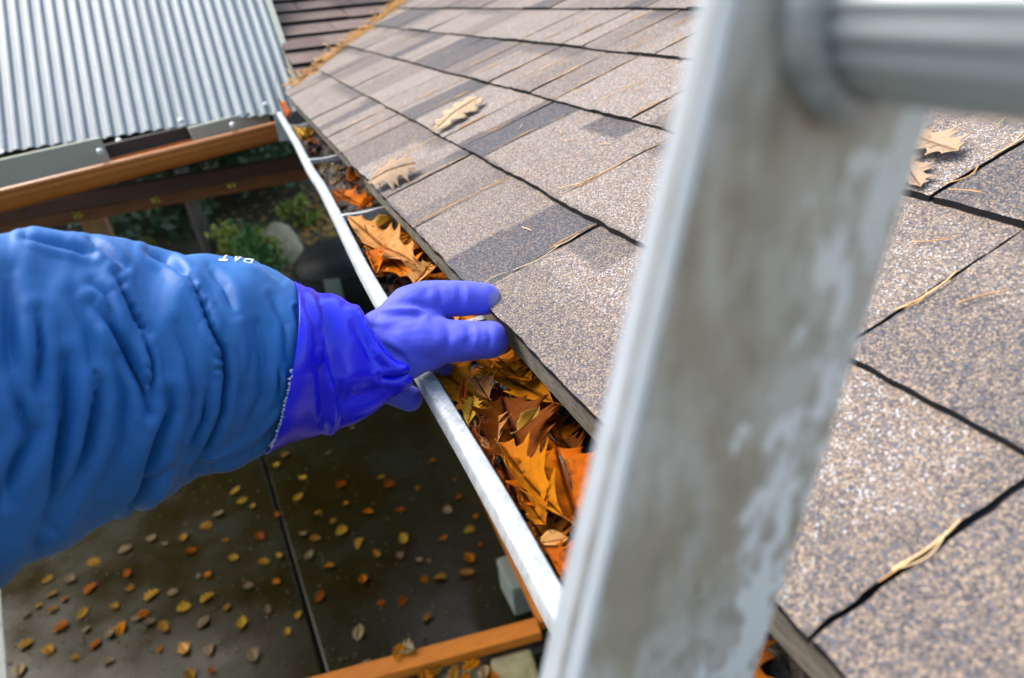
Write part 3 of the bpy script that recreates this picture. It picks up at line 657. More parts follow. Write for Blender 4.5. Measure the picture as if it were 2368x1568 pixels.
def heroz(kind, base, tip, z0, z1, *a, **k): return hero(kind, base, tip, dz(*base,z0), dz(*tip,z1), *a, **k)
def c6(p): return (924.8+.3686*p[0], 780.3+.3686*p[1])
def c2_(p): return (578+.2949*p[0], 202.3+.2949*p[1])
# near end of the gutter, one by one
T6 = [('oak',(585,470),(235,190),-.292,-.286,.075,'amber','broad amber oak leaf with clear veins under the gloved fingers, next to the gutter lip',.1,.2,.2,.1),
 ('oak',(960,430),(500,130),-.283,-.288,.070,'amber','long brownish amber leaf lying along the mossy board right below the fingertips',.3,.25,.4,.5),
 ('oak',(790,830),(640,385),-.290,-.268,.085,'brown','dark brown oak leaf with upright pointed lobes in the middle of the gutter pile',.25,.6,.5,.5),
 ('oak',(590,760),(545,470),-.284,-.272,.030,'pale','small pale tan curled leaf with hooked points leaning on the dark brown leaf',.5,.9,.8,.8),
 ('oak',(560,400),(470,250),-.282,-.276,.026,'pale','small pinkish pale leaf scrap between the two amber leaves below the fingers',.4,.7,.8,.3),
 ('beech',(740,610),(885,440),-.270,-.262,.020,'yellow','narrow yellow curled leaf strip standing up over the dark brown leaf',.5,.9,.9,.9),
 ('oak',(1120,1180),(980,700),-.286,-.282,.088,'orange','large orange oak leaf with branching dark veins beside the ladder rail',.1,.3,.2,.2),
 ('oak',(1030,1170),(620,690),-.276,-.279,.034,'amber','folded amber leaf with a sharp raised point in front of the large orange leaf',.75,.5,.8,.6),
 ('oak',(760,960),(925,1215),-.284,-.280,.026,'amber','small twisted amber leaf hanging over a dark hole in the pile',.6,.8,.8,.9),
 ('oak',(820,1160),(990,1370),-.290,-.286,.045,'brown','brown leaf lying below the dark hole near the wide end of the lip',.2,.4,.3,.3),
 ('beech',(865,1300),(1060,1265),-.272,-.272,.020,'pale','pale straw leaf edge sticking out against the ladder rail',.4,.5,.5,.2),
 ('oak',(870,1340),(1060,1520),-.272,-.276,.040,'orange','orange leaf whose stem reaches over the gutter lip beside the ladder',.3,.4,.4,.2),
 ('white_oak',(1075,770),(1000,850),-.290,-.288,.026,'dull','little mottled yellow-green leaf in the shade beside the large orange leaf',.1,.2,.2,.1),
 ('oak',(440,560),(520,880),-.292,-.290,.060,'brown','brown leaf pressed along the inside of the lip below the hand',.2,.3,.4,.3),
 ('oak',(640,800),(780,1110),-.292,-.290,.055,'brown','russet leaf pressed along the inside of the lip left of the dark hole',.3,.4,.5,.3),
 ('oak',(430,560),(470,370),-.280,-.268,.022,'yellow','ragged yellow leaf tip standing beside the lip under the curled forefinger',.5,.8,.7,.6),
 ('beech',(395,430),(405,255),-.280,-.262,.012,'brown','thin dark leaf shred standing upright next to the amber leaf',.4,.5,.5,.4),
 ('oak',(700,350),(560,420),-.290,-.288,.040,'rust','deep red leaf glimpsed behind the small pinkish scrap',.2,.3,.3,.2),
 ('oak',(1010,640),(1120,760),-.290,-.288,.030,'brown','thin brown leaf reaching to the mossy board beside the rail',.4,.5,.6,.5),
 ('oak',(620,150),(830,290),-.278,-.276,.038,'orange','orange-edged leaf curling against the dark gap under the board',.3,.5,.5,.4),
 ('oak',(230,260),(300,130),-.282,-.280,.030,'orange','small orange leaf tucked between the lip and the curled forefinger',.3,.5,.5,.4)]
for i, (kd, a, c_, z0, z1, W_, mt, lb, fo, cu, cr_, tw) in enumerate(T6):
    heroz(kd, c6(a), c6(c_), z0, z1, W_, mt, lb, fold=fo, curl=cu, cross=cr_, twist=tw, seed=20+i)
T2 = [('oak',(1330,1440),(770,1040),-.272,-.268,.070,'pale','big pale orange oak leaf with pointed lobes on top of the pile beyond the hand',.15,.25,.3,.2),
 ('oak',(960,1240),(1300,1530),-.280,-.276,.065,'orange','bright orange leaf under the big pale one, touching the lip just beyond the hand',.2,.4,.4,.4),
 ('beech',(1000,1120),(1160,1030),-.270,-.268,.045,'yellow','rounded yellow-brown curled leaf behind the third hanger from the corner',.5,.8,.9,.3),
 ('oak',(1290,1560),(1430,1380),-.268,-.262,.050,'pale','pale orange pointed leaf tip touching the upper gloved finger',.3,.4,.5,.3),
 ('oak',(690,830),(960,960),-.280,-.276,.060,'orange','orange leaf lying flat just before the third hanger from the corner',.2,.3,.4,.2),
 ('beech',(850,980),(1020,850),-.268,-.262,.026,'orange','orange leaf folded over the hanger bar nearest the hand',.7,.4,.6,.3),
 ('white_oak',(560,700),(640,610),-.270,-.262,.050,'dull','crumpled tan leaf near the lip before the second hanger from the corner',.5,.9,.8,.8),
 ('white_oak',(640,790),(760,700),-.272,-.266,.045,'dull','crumpled tan-brown leaf in the middle of the gutter beside the other tan one',.5,.9,.9,.8),
 ('beech',(800,800),(940,610),-.262,-.250,.060,'brown','large dark brown curled leaf bulging above the shingle edge beside the cream leaf',.5,.9,.9,.4),
 ('oak',(340,330),(400,440),-.272,-.268,.055,'yellow','yellow leaf between the first and second hangers from the corner',.3,.5,.5,.4),
 ('oak',(400,440),(490,360),-.272,-.266,.050,'yellow','yellow-brown crumpled leaf next to the yellow one before the first hanger',.3,.7,.5,.5),
 ('oak',(240,150),(310,290),-.270,-.262,.050,'orange','orange leaf crowding the far end of the gutter at the corner',.3,.6,.6,.4),
 ('oak',(620,830),(700,960),-.282,-.278,.050,'brown','brown leaf along the lip at the dent in the gutter',.3,.6,.6,.4),
 ('oak',(1000,1480),(930,1300),-.276,-.270,.050,'orange','deep orange leaf folded along the lip left of the big pale leaf',.5,.5,.6,.4),
 ('oak',(1010,1180),(1290,1250),-.282,-.280,.055,'amber','amber leaf half buried under the big pale orange one',.3,.4,.4,.3)]
for i, (kd, a, c_, z0, z1, W_, mt, lb, fo, cu, cr_, tw) in enumerate(T2):
    heroz(kd, c2_(a), c2_(c_), z0, z1, W_, mt, lb, fold=fo, curl=cu, cross=cr_, twist=tw, seed=60+i)
# between the fingers
for i,(a,c_,mt,lb) in enumerate([((1030,770),(1120,728),'orange','orange leaf seen in the gap between the two stretched fingers'),((1000,740),(1060,748),'amber','amber leaf lobe seen close to the web between the fingers')]):
    heroz('oak',a,c_,-.284,-.280,.05,mt,lb,fold=.2,curl=.4,cross=.4,twist=.3,seed=90+i)
# the rest of the pile, mostly buried
pool = [leaf_mesh(k, L, W_, .2, c_*.6, .4, t_*.6, 200+i, .12, .05, 3) for i, (k, L, W_, c_, t_) in enumerate([('oak',.085,.060,.6,.6),('oak',.075,.052,-.5,.9),('oak',.070,.055,1.0,-.7),('beech',.060,.040,.9,.7),('white_oak',.070,.050,.6,-.6),('oak',.062,.040,1.3,1.1)])]
rl = random.Random(4)
zone = lambda y: 'beside the ladder' if y < .30 else 'under the hand' if y < .62 else 'just beyond the hand' if y < .92 else 'between the second and third hangers' if y < 1.31 else 'between the first and second hangers' if y < 1.74 else 'at the far corner of the roof'
ys_ = [.11+.017*i for i in range(30)]+[.62+.010*i for i in range(30)]+[.93+.035*i for i in range(11)]+[1.32+.06*i for i in range(7)]+[1.72+.04*i for i in range(7)]
CN = dict(orange='orange',amber='amber',brown='brown',rust='dark red',yellow='yellow',dull='tan',pale='pale orange')
for y in ys_:
    y += rl.uniform(-.012,.012); x = rl.uniform(gsm(y)+.020, xE+.030); far = y > .93
    mt = rl.choice(['orange','amber','brown','brown','orange','amber','brown'] if not far else ['rust','brown','dull','rust','yellow','orange'])
    a = rl.gauss(math.pi/2, .45)*rl.choice([1,-1]); tx = rl.gauss(0,.35); up = (rl.gauss(0,.28), rl.gauss(0,.22), 1)
    put_leaf(rl.choice(pool), ML[mt], (x, y, zl-.036+rl.uniform(-.006,.006)-(.006 if far else 0)), (math.cos(a), math.sin(a), math.sin(tx)*.5), up,
             '%s leaf half buried in the gutter pile %s' % (CN[mt], zone(y)), GG, scale=rl.uniform(.72,1.0)*(1 if not far else .8))
for q, (y, x, L, lb) in enumerate([(.215,.125,.045,'thin curved dark stem lying on the pile beside the ladder'),(.27,.135,.05,'forked-looking dark stem across the dark brown leaf'),(.33,.115,.035,'short pale stem near the lip below the thumb'),(.37,.14,.04,'dark stem beside the mossy board below the fingertips'),(.66,.125,.04,'thin stem across the big pale orange leaf'),(.74,.135,.035,'short stem behind the big pale orange leaf'),(1.0,.13,.05,'dark stem lying before the dented part of the lip')]):
    rt = random.Random(50+q); a = rt.uniform(.9,2.2); pts = []
    for t_ in np.linspace(-.5,.5,8): pts.append((x+L*t_*math.cos(a)*.5, y+L*t_*math.sin(a), zl-.010+.010*abs(t_)+.004*math.sin(t_*5)))
    b = MB(); b.tube(pts, [.0004,.0005,.0006,.0006,.0006,.0007,.0009,.0011], 6); tag(b.build('leaf_stem', M_BARK, smooth=True), lb, 'stem', 'loose leaf stems in the gutter')
# leaves on the shingles
nR = M.T@np.array([0,0,1])
def roofleaf(kind, base, tip, Wd, mat, label, lift, **k):
    a, c_ = PR(*base,w=-.268+.007+lift), PR(*tip,w=-.268+.007+lift); L = np.linalg.norm(c_-a)
    return put_leaf(leaf_mesh(kind, L, Wd, k.get('fold',.1), k.get('curl',.3), k.get('cross',.3), k.get('twist',.2), k.get('seed',3), k.get('stem',.1), k.get('wav',.04)), ML[mat], (a+c_)/2+nR*k.get('rise',0), c_-a, nR-CF*k.get('tilt',.5), label, 'loose leaves on the shingles')
roofleaf('white_oak', (998,300), (1110,220), .080, 'cream', 'cream oval oak leaf lying alone on the second shingle course', .010, seed=5, curl=-.25, cross=-.3, stem=.05)
roofleaf('oak', (845,418), (960,372), .075, 'cream', 'cream deeply lobed oak leaf at the shingle edge beside the gutter, casting a soft shadow', .014, seed=8, curl=-.5, cross=-.3, stem=.05)
roofleaf('oak', (2092,306), (2216,352), .045, 'cream', 'cream oak leaf with pointed lobes showing from behind the ladder rail under the rung', .004, seed=12, curl=.15, cross=.15, fold=.05)
roofleaf('oak', (2080,350), (2128,436), .030, 'cream', 'smaller cream leaf tip poking out from behind the rail edge below the other one', .002, seed=14, curl=.15, cross=.2, fold=.05)

# ------------------------------------------------------------------ pine needles caught in the shingle joints
def needle(pts, r, mat, label, grp='dry pine needles on the shingles'):
    b = MB(); b.tube(pts, r, 5); o = b.build('pine_needle', mat, smooth=True); tag(o, label, 'pine needle', grp); return o
def row_name(k): return ['lowest','second','third','fourth','fifth'][k] if k < 5 else 'upper'
rn = random.Random(9)
for k in range(4):
    for c_ in cuts[k]:
        if c_ > 1.3 or c_ < -.1: continue
        near = c_ < .35; cnt = 3 if near else 5 if c_ < .7 else 4
        for q in range(cnt):
            f0 = rn.uniform(.02,.75); L = rn.uniform(.016,.050) if near else rn.uniform(.02,.055); v0 = ROWS[k]+(ROWS[k+1]-ROWS[k])*f0; pts = []; bw = rn.uniform(-.003,.003); du = rn.uniform(-.002,.002)
            for t_ in np.linspace(0,1,7):
                v = v0+L*t_; 
                if v > ROWS[k+1]-.002: v = ROWS[k+1]-.002
                fe = (v-ROWS[k])/(ROWS[k+1]-ROWS[k]); pts.append(RP(v+t_*1e-5, c_+du+bw*math.sin(math.pi*t_)*1.6, .0052*(1-fe)+.0026))
            side = 'right of the ladder' if c_ < .30 else ('beside the hand' if c_ < .7 else 'farther up the eave')
            needle(pts, rn.uniform(.0003,.0005), rn.choice([M_PINE,M_PINE,M_PINE2]), 'straw-coloured pine needle in a joint of the %s shingle course %s' % (row_name(k), side))
for q in range(34):
    k = rn.choice([0,1,1,1,2,2]); u = rn.choice([rn.uniform(.02,.30), rn.uniform(.42,.95)]); v = ROWS[k]+rn.uniform(.01,.125); a = rn.gauss(1.2,.9); L = rn.uniform(.010,.028); bw = rn.uniform(-.35,.35); pts = []
    for t_ in np.linspace(-.5,.5,6):
        vv_ = v+L*t_*math.cos(a)-bw*L*(t_*t_)*math.sin(a); uu_ = u+L*t_*math.sin(a)+bw*L*(t_*t_)*math.cos(a); fe = (vv_-ROWS[k])/(ROWS[k+1]-ROWS[k]); pts.append(RP(vv_, uu_, .0065*max(0,1-fe)+.0028))
    needle(pts, .0004, rn.choice([M_PINE,M_PINE2]), 'short bent pine needle lying loose on the %s shingle course %s' % (row_name(k), 'right of the ladder' if u < .35 else 'beside the gutter'))

# ------------------------------------------------------------------ porch with corrugated roof
porch = empty('porch', (-.6, 2.4, 0), 'porch with corrugated silver metal roof and brown gutter at the end of the eave', 'porch')
md = np.array([0,.8093,.5874]); mo = PD(650,262,1.98); mo = np.array([0,mo[1],mo[2]])
b = MB(); pit = .0335; x0, x1, n_ = -3.2, .205, None
xs = []; x = x1
prof = []
i = 0
while x > x0:
    for fx, fz in ((0,0),(.16,.10),(.30,.80),(.42,1),(.60,1),(.72,.80),(.86,.10)): prof.append((x-fx*pit, fz*.0062+.0015*noise.noise(Vector((x*6,0,0)))))
    x -= pit
    i += 1
nm = np.cross((1,0,0), md); V = []; Fc = []; m_ = len(prof)
for j, t_ in enumerate((0,.02,1.2,3.0,6.0)):
    for (a, h_) in prof:
        V.append(mo+np.array([a,0,0])+md*(t_+(.006*noise.noise(Vector((a*5,0,7))) if j == 0 else 0))+nm*h_)
for j in range(4):
    for k in range(m_-1): Fc.append((j*m_+k, j*m_+k+1, (j+1)*m_+k+1, (j+1)*m_+k))
b.add(V, Fc); mr = b.build('metal_roof', M_ZINC, porch); mr.modifiers.new('s','SOLIDIFY').thickness = .0012
for (x, y) in [(274,324),(417,277),(613,240),(2,352)]:
    d_ = ray(x,y); t_ = ((mo-O)@nm+.0095)/(d_@nm); p = O+d_*t_
    b = MB(); b.tube([p-nm*.002, p+nm*.001, p+nm*.0012, p+nm*.0045], [.0065,.0065,.004,.003], 10); b.build('screw', M_SCREW, mr)
b = MB(); e_ = mo+np.array([x1+.006,0,0]); b.beam(e_+md*.0-nm*.01, e_+md*6.0-nm*.01, .020, .034, up=nm); b.build('edge_trim', M_BEIGE, porch)
R0, L0 = PD(640,283,1.96), PD(0,440,1.60); dG = (R0-L0)/np.linalg.norm(R0-L0); side = np.cross(dG,(0,0,1)); side /= np.linalg.norm(side)     # side: towards the viewer
if side[1] > 0: side = -side
L1 = L0-dG*2.2
# pale fascia under the sheet
b = MB(); fa, fb = L1-side*.07+np.array([0,0,.006]), R0-dG*.47-side*.07+np.array([0,0,.000]); b.beam(fa, fb, .02, .12); b.build('fascia', M_BEIGE, porch)
b = MB(); b.beam(R0-dG*.24-side*.065+np.array([0,0,-.012]), R0-dG*.0-side*.065+np.array([0,0,-.006]), .02, .09); b.build('fascia', M_BEIGE, porch)
b = MB(); b.beam(R0-dG*.47-side*.09+np.array([0,0,-.02]), R0+dG*.0-side*.09+np.array([0,0,-.02]), .02, .11); b.build('rafter_end', M_DARK, porch)
b = MB(); rr = []
for p in [L1+(R0-L1)*t_ for t_ in np.linspace(0,1,12)]:
    pr = [(-.012,-.004),(-.010,.002),(.0,.003),(.006,.001),(.008,-.006),(.004,-.012),(.004,-.022),(.000,-.030),(-.004,-.040),(-.010,-.050),(-.020,-.058),(-.065,-.060),(-.067,.0),(-.064,.0),(-.062,-.056),(-.022,-.054),(-.014,-.046)]
    rr.append([p+side*a+np.array([0,0,c_]) for a, c_ in pr])
b.sweep(rr, None, True); m_ = len(rr[0]); b.f.append(tuple(range(m_))); b.f.append(tuple((len(rr)-1)*m_+k for k in range(m_)))
pg = b.build('brown_gutter', M_BRG, porch, bevel=.001)
for (x, y) in [(232,352),(538,291)]:
    q = PD(x,y,1.60+(x/640)*.36-.01); b = MB(); b.tube([q+np.array([0,0,-.004]), q+np.array([0,0,.006]), q+np.array([0,0,.010])], [.008,.008,.004], 10); b.build('clip', M_SCREW, pg)
def sightbeam(a, b_, d0, d1, w_, h_, name, mat, ext=2.0, parent=porch):
    p, q = PD(a[0],a[1],d0), PD(b_[0],b_[1],d1); d_ = (q-p)/np.linalg.norm(q-p); bb = MB(); bb.beam(p-d_*ext, q+d_*.25, w_, h_); return bb.build(name, mat, parent, bevel=.003)
sightbeam((0,497),(690,374),1.80,2.20,.05,.045,'dark_beam', M_BEAMD)
sightbeam((0,524),(690,398),1.90,2.30,.06,.050,'cedar_beam', M_BEAML)
b = MB(); b.box((-3.0, 2.38, H-.40), (.9, 2.45, H-.30)); b.build('back_beam', M_DARK, porch)
for (x, dep) in [(218,4.6)]:
    p = PD(x,510,dep); 
    for nmn, dx, dy in (('post',0,0),):
        b = MB(); b.box((p[0]-.075,p[1]-.075,0), (p[0]+.075,p[1]+.075,H-.2)); b.build('post', M_POST, porch, bevel=.004)
# string lights
sl_ = empty('string_light', tuple(PD(360,440,1.98)), 'string of small clear glass bulbs hanging from the cedar beam', 'string light')
bp = [PD(-60,515,1.84), PD(181,480,1.93), PD(359,446,2.02), PD(534,412,2.11), PD(680,380,2.2)]
b = MB(); pts = []
for a, c_ in zip(bp[:-1], bp[1:]):
    for t_ in np.linspace(0,1,7)[:-1]: pts.append(a*(1-t_)+c_*t_-np.array([0,0,.010*math.sin(math.pi*t_)]))
b.tube(pts+[bp[-1]], .0022, 6); b.build('wire', M_BLACK, sl_)
for q in bp[1:4]:
    q = q-CF*.02
    b = MB(); b.tube([q+np.array([0,0,.002]), q-np.array([0,0,.016])], .007, 10); sk = b.build('socket', M_BLACK, sl_)
    b = MB(); b.tube([q-np.array([0,0,z]) for z in (.016,.019,.025,.031,.036,.039)], [.006,.010,.0135,.0135,.009,.002], 14); b.build('bulb', M_AMB, sl_, smooth=True)

# ------------------------------------------------------------------ ground, patio
def grid(name, x0, x1, y0, y1, n, fz, mat, kind='structure', clipf=None):
    V = []; Fc = []
    for j in range(n+1):
        for i in range(n+1):
            x, y = x0+(x1-x0)*i/n, y0+(y1-y0)*j/n; V.append((x,y,fz(x,y)))
    for j in range(n):
        for i in range(n): q = j*(n+1)+i; Fc.append((q,q+1,q+n+2,q+n+1))
    return tag(link(name, mesh(name, V, Fc, True), mat), kind=kind)
def gz(x, y):
    s_ = max(0, y-9.0)*.10+max(0,-x-5)*.05; return -.06+s_+(.08*noise.noise(Vector((x*.5,y*.5,0))) if (y > 6.8 or x < -4) else 0)
grid('ground', -40, 30, -15, 75, 140, gz, M_SOIL)
g0 = MB(); g0.box((-400,-400,-3.0),(400,400,-2.9)); 
g1 = P(605,1050,'z',0); g2 = P(752,1562,'z',0); jd = (g2-g1)/np.linalg.norm(g2-g1); jn = np.array([-jd[1],jd[0],0])
if jn[0] > 0: jn = -jn
def slab(name, s0, s1):
    b = MB(); c_ = [g1-jd*3.2+jn*s0, g1-jd*3.2+jn*s1, g1+jd*5+jn*s1, g1+jd*5+jn*s0]; bot = [q*1.0+np.array([0,0,-.12]) for q in c_]
    b.add([tuple(q) for q in c_+bot], [(0,1,2,3),(4,7,6,5),(0,4,5,1),(1,5,6,2),(2,6,7,3),(3,7,4,0)]); o = b.build(name, M_PAT, bevel=.008)
    return tag(o, kind='structure')
M_PAT = m_patio()
slab('patio', .011, 4.2); slab('patio', -.011, -3.4)
b = MB(); q0 = P(-2,1340,'z',.004); q1 = P(18,1600,'z',.004); dd = (q1-q0)/np.linalg.norm(q1-q0); sn = np.array([-dd[1],dd[0],0]); sn = sn if sn[0] < 0 else -sn
b.add([tuple(q0-dd*.15), tuple(q1+dd*2), tuple(q1+dd*2+sn*.8), tuple(q0-dd*.15+sn*.8)], [(0,1,2,3)]); tag(b.build('path', M_ALG), kind='structure')

# leaves scattered on the patio (positions read off the photograph)
pl = [(660,1052,'y'),(640,1075,'y'),(1000,1065,'y'),(1050,1110,'y'),(700,1105,'y'),(880,1105,'y'),(790,1120,'o'),(965,1128,'y'),(800,1165,'o'),(545,1135,'y'),(585,1170,'y'),(925,1180,'o'),(735,1185,'y'),(505,1190,'p'),(560,1158,'y'),(600,1240,'o'),
 (290,1270,'p'),(215,1300,'y'),(350,1245,'p'),(380,1258,'p'),(425,1242,'y'),(520,1250,'y'),(475,1215,'y'),(440,1275,'o'),(295,1325,'a'),(480,1328,'a'),(460,1332,'p'),(210,1358,'a'),(160,1340,'p'),(118,1375,'y'),(60,1420,'p'),(150,1385,'o'),(90,1400,'y'),(120,1410,'y'),(190,1420,'y'),
 (265,1402,'y'),(330,1420,'o'),(280,1450,'o'),(345,1440,'p'),(380,1450,'y'),(140,1450,'o'),(220,1490,'a'),(175,1520,'y'),(255,1465,'p'),(315,1430,'p'),(425,1405,'y'),(470,1440,'p'),(485,1500,'p'),(425,1500,'r'),(490,1550,'o'),(585,1515,'p'),(525,1405,'y'),(690,1420,'y'),(740,1380,'a'),(620,1410,'p'),(665,1460,'y'),
 (830,1462,'p'),(990,1425,'p'),(985,1430,'o'),(1080,1325,'r'),(1085,1290,'a'),(980,1340,'a'),(1015,1335,'y'),(840,1340,'o'),(870,1280,'y'),(925,1285,'p'),(970,1295,'p'),(990,1297,'p'),(715,1285,'p'),(730,1245,'y'),(790,1228,'y'),(770,1205,'y'),(830,1255,'y'),(935,1245,'y'),(1025,1245,'a'),(1035,1180,'p'),(1100,1195,'o'),
 (1085,1225,'y'),(700,1235,'p'),(645,1285,'y'),(610,1300,'y'),(575,1355,'p'),(840,960,'r'),(815,990,'p'),(760,1048,'p'),(900,1120,'o'),(400,1370,'p'),(350,1375,'y'),(560,1440,'y'),(250,1530,'p'),(60,1490,'y'),(45,1550,'p'),(110,1500,'y'),(640,1190,'a'),(1130,1105,'p'),(440,1560,'y'),(200,1455,'p'),(370,1500,'o'),(540,1290,'y'),(640,1345,'o'),(760,1310,'o'),(880,1395,'o'),(930,1390,'o'),(1110,1260,'o'),(690,1150,'y'),(850,1185,'o'),(1060,1150,'o'),(480,1380,'y'),(300,1360,'y'),(110,1340,'y')]
cm = dict(y='yellow', o='amber', p='dull', a='amber', r='pale'); cn = dict(y='yellow', o='golden brown', p='tan', a='golden', r='pinkish')
gp = [leaf_mesh(k, .085, W_, .2, c_, .3, .3, 400+i, .12, .05, 2) for i, (k, W_, c_) in enumerate([('oak',.085,.6),('beech',.10,.5),('white_oak',.10,-.7),('oak',.075,1.2),('white_oak',.085,.9)])]
rg_ = random.Random(21)
for i, (x, y, cc) in enumerate(pl):
    p = P(x,y,'z',.010); a = rg_.uniform(0,6.28); s_ = rg_.uniform(.5,1.12); side_ = 'left' if x < 595+(y-1050)*.285 else 'right'
    dist = 'far' if y < 1180 else 'middle' if y < 1380 else 'near'; sz = 'small' if s_ < .7 else 'large' if s_ > .95 else 'mid-sized'
    put_leaf(gp[i % 5], ML[cm[cc]], p, (math.cos(a),math.sin(a),rg_.gauss(0,.12)), (rg_.gauss(0,.2),rg_.gauss(0,.2),1), '%s %s fallen leaf on the wet patio, %s of the slab joint, %s part' % (sz, cn[cc], side_, dist), 'leaves scattered over the patio', 'fallen_leaf', scale=s_)

b = MB(); pr_ = random.Random(3)
for q in range(420):
    p = P(pr_.uniform(0,1150),pr_.uniform(1050,1560),'z',.006); a = pr_.uniform(0,6.3); L = pr_.uniform(.004,.016); b.tube([p, p+np.array([math.cos(a)*L,math.sin(a)*L,.003])], pr_.uniform(.0015,.005), 5)
tag(b.build('leaf_bits', m_plain('leaf_bits', (.16,.10,.03), .7, scale=2.5, c2=(.035,.025,.012))), 'tiny crumbs of leaf and grit strewn over the wet patio slabs', 'debris', kind='stuff')

# low wall with an orange timber cap at the bottom edge
zb = .95
a1, a2 = P(1240,1426,'z',zb), P(690,1572,'z',zb); dB = (a1-a2)/np.linalg.norm(a1-a2); nB = np.cross(dB,(0,0,1)); nB = nB if nB[1] < 0 else -nB
cap = empty('planter', tuple((a1+a2)/2*np.array([1,1,0])), 'stone planter edged with an orange stained timber rail, strewn with leaves', 'planter')
b = MB(); b.beam(a2-dB*1.5+nB*.032-np.array([0,0,.022]), a1+nB*.032-np.array([0,0,.022]), .064, .045); b.build('timber_rail', M_ORANGE, cap, bevel=.004)
b = MB(); q = a1+dB*.035; b.beam(q+nB*.02-np.array([0,0,.024]), q+np.array([.10,1.6,-.024]), .06, .045); b.build('timber_rail', M_ORANGE, cap, bevel=.004)
for t_ in (.02,.42,.80,1.3):
    q = a1-dB*t_+nB*.08; b = MB(); b.box((q[0]-.025,q[1]-.02,0),(q[0]+.025,q[1]+.02,zb-.05)); b.build('baluster', M_BLACK, cap)
for i, (x0_, w_, dz_) in enumerate([(0.03,.16,0),(.21,.22,-.02),(.45,.20,.0),(.67,.24,-.03),(.93,.25,-.01),(1.2,.26,0)]):
    q = a1-dB*(x0_+w_)+nB*.067; b = MB(); b.box((0,0,0),(w_-.012,.30,zb-.052+dz_*.4), np.array([dB,nB,(0,0,1)]), (q[0],q[1],0)); b.build('stone_block', M_STONE, cap, bevel=.015)
for i, (x, y, cc) in enumerate([(1090,1540,'o'),(1120,1555,'p'),(1050,1555,'y'),(1005,1560,'y'),(920,1510,'o'),(940,1500,'p'),(845,1548,'p'),(870,1560,'y'),(1135,1568,'o'),(1075,1568,'a'),(985,1572,'o'),(905,1535,'a')]):
    p = P(x,y,'z',zb-.035 if y > 1530 else zb+.012); a = rg_.uniform(0,6.28)
    put_leaf(gp[i % 5], ML[cm[cc]], p, (math.cos(a),math.sin(a),rg_.gauss(0,.3)), (rg_.gauss(0,.3),rg_.gauss(0,.3),1), '%s leaf on the stone planter by the orange timber, %s end' % (cn[cc], 'ladder' if x > 1060 else 'open' if x < 930 else 'middle'), 'leaves on the stone planter', 'fallen_leaf', scale=rg_.uniform(.7,.95))
# pale two-step block by the house
z_ = .22; p = P(1185,1330,'z',z_); bx = empty('utility_box', (p[0],p[1],0), 'pale cream box standing on the patio below the gutter near the orange timber', 'box')
def prism(b, top, h):
    n = len(top); b.add([tuple(q) for q in top]+[tuple(q-np.array([0,0,h])) for q in top], [tuple(range(n)), tuple(range(n,2*n))[::-1]]+[(i,i+n,(i+1)%n+n,(i+1)%n) for i in range(n)])
pb = [P(x,y,'z',z_) for x,y in ((1146,1292),(1195,1272),(1262,1338),(1183,1364))]; cen = sum(pb)/4
b = MB(); prism(b, pb, .05); b.build('lid', M_BEIGE, bx, bevel=.012)
b = MB(); prism(b, [cen+(q-cen)*.95-np.array([0,0,.0505]) for q in pb], z_-.0505-.001); b.build('body', M_ALG, bx, bevel=.006)

# ------------------------------------------------------------------ background garden
def blob(name, c, r, mat, seed, amp=.25, sub=4, parent=None, label=None, cat=None):
    bm = bmesh.new(); bmesh.ops.create_icosphere(bm, subdivisions=sub, radius=1)
    for v in bm.verts:
        n_ = 1+amp*noise.noise(v.co*1.3+Vector((seed,0,0)))+amp*.35*noise.noise(v.co*4+Vector((seed,3,0))); v.co = Vector((v.co.x*r[0]*n_, v.co.y*r[1]*n_, v.co.z*r[2]*n_))
    me = bpy.data.meshes.new(name); bm.to_mesh(me); bm.free(); o = link(name, me, mat, parent); o.location = c; me.polygons.foreach_set('use_smooth',[False]*len(me.polygons))
    return tag(o, label, cat)
p = P(650,590,'z',0); blob('boulder', (p[0],p[1],.05), (.30,.28,.38), M_ROCK, 3, .22, 4, None, 'tan pointed boulder beside the green plants beyond the patio', 'boulder')
p = P(815,735,'z',0); gr = empty('bin', (p[0],p[1],0), 'large black rounded plastic bin with a grey patch beyond the patio', 'bin')
b = MB(); b.tube([(p[0],p[1],z) for z in (0,.03,.4,.66,.77,.82)], [.36,.40,.46,.44,.34,.12], 20); b.build('drum', M_BLACK, gr, smooth=True)
b = MB(); b.tube([(p[0],p[1],z) for z in (.60,.62)], [.463,.463], 28); b.build('rim', M_BLACK, gr)
pq = PD(735,600,5.4); ang = math.atan2(pq[1]-p[1], pq[0]-p[0]); b = MB()
rr = [[np.array([p[0]+.468*math.cos(ang+t_), p[1]+.468*math.sin(ang+t_), z]) for t_ in (-.16,-.08,0,.08,.16)] for z in (.40,.64)]; b.sweep(rr, None, False); o = b.build('patch', M_GREYP, gr); o.modifiers.new('s','SOLIDIFY').thickness = .012
def foliage(name, parent, c, r, n, size, mat, seed, shell=.35):
    rs = np.random.RandomState(seed); V = []; Fc = []
    cl = rs.normal(size=(max(6, n//60), 3)); cl /= np.linalg.norm(cl,axis=1)[:,None]; cl *= (shell+(1-shell)*rs.rand(len(cl),1))
    for i in range(n):
        q = cl[rs.randint(len(cl))]+rs.normal(size=3)*.17; q = q*np.array(r)+np.array(c)
        a = rs.normal(size=3); a /= np.linalg.norm(a); e = rs.normal(size=3); e -= a*(a@e); e /= np.linalg.norm(e); s_ = size*(.6+.8*rs.rand()); o = len(V)
        V += [q-a*s_, q+e*s_*.45, q+a*s_, q-e*s_*.45]; Fc.append((o,o+1,o+2,o+3))
    return link(name, mesh(name, V, Fc), mat, parent)
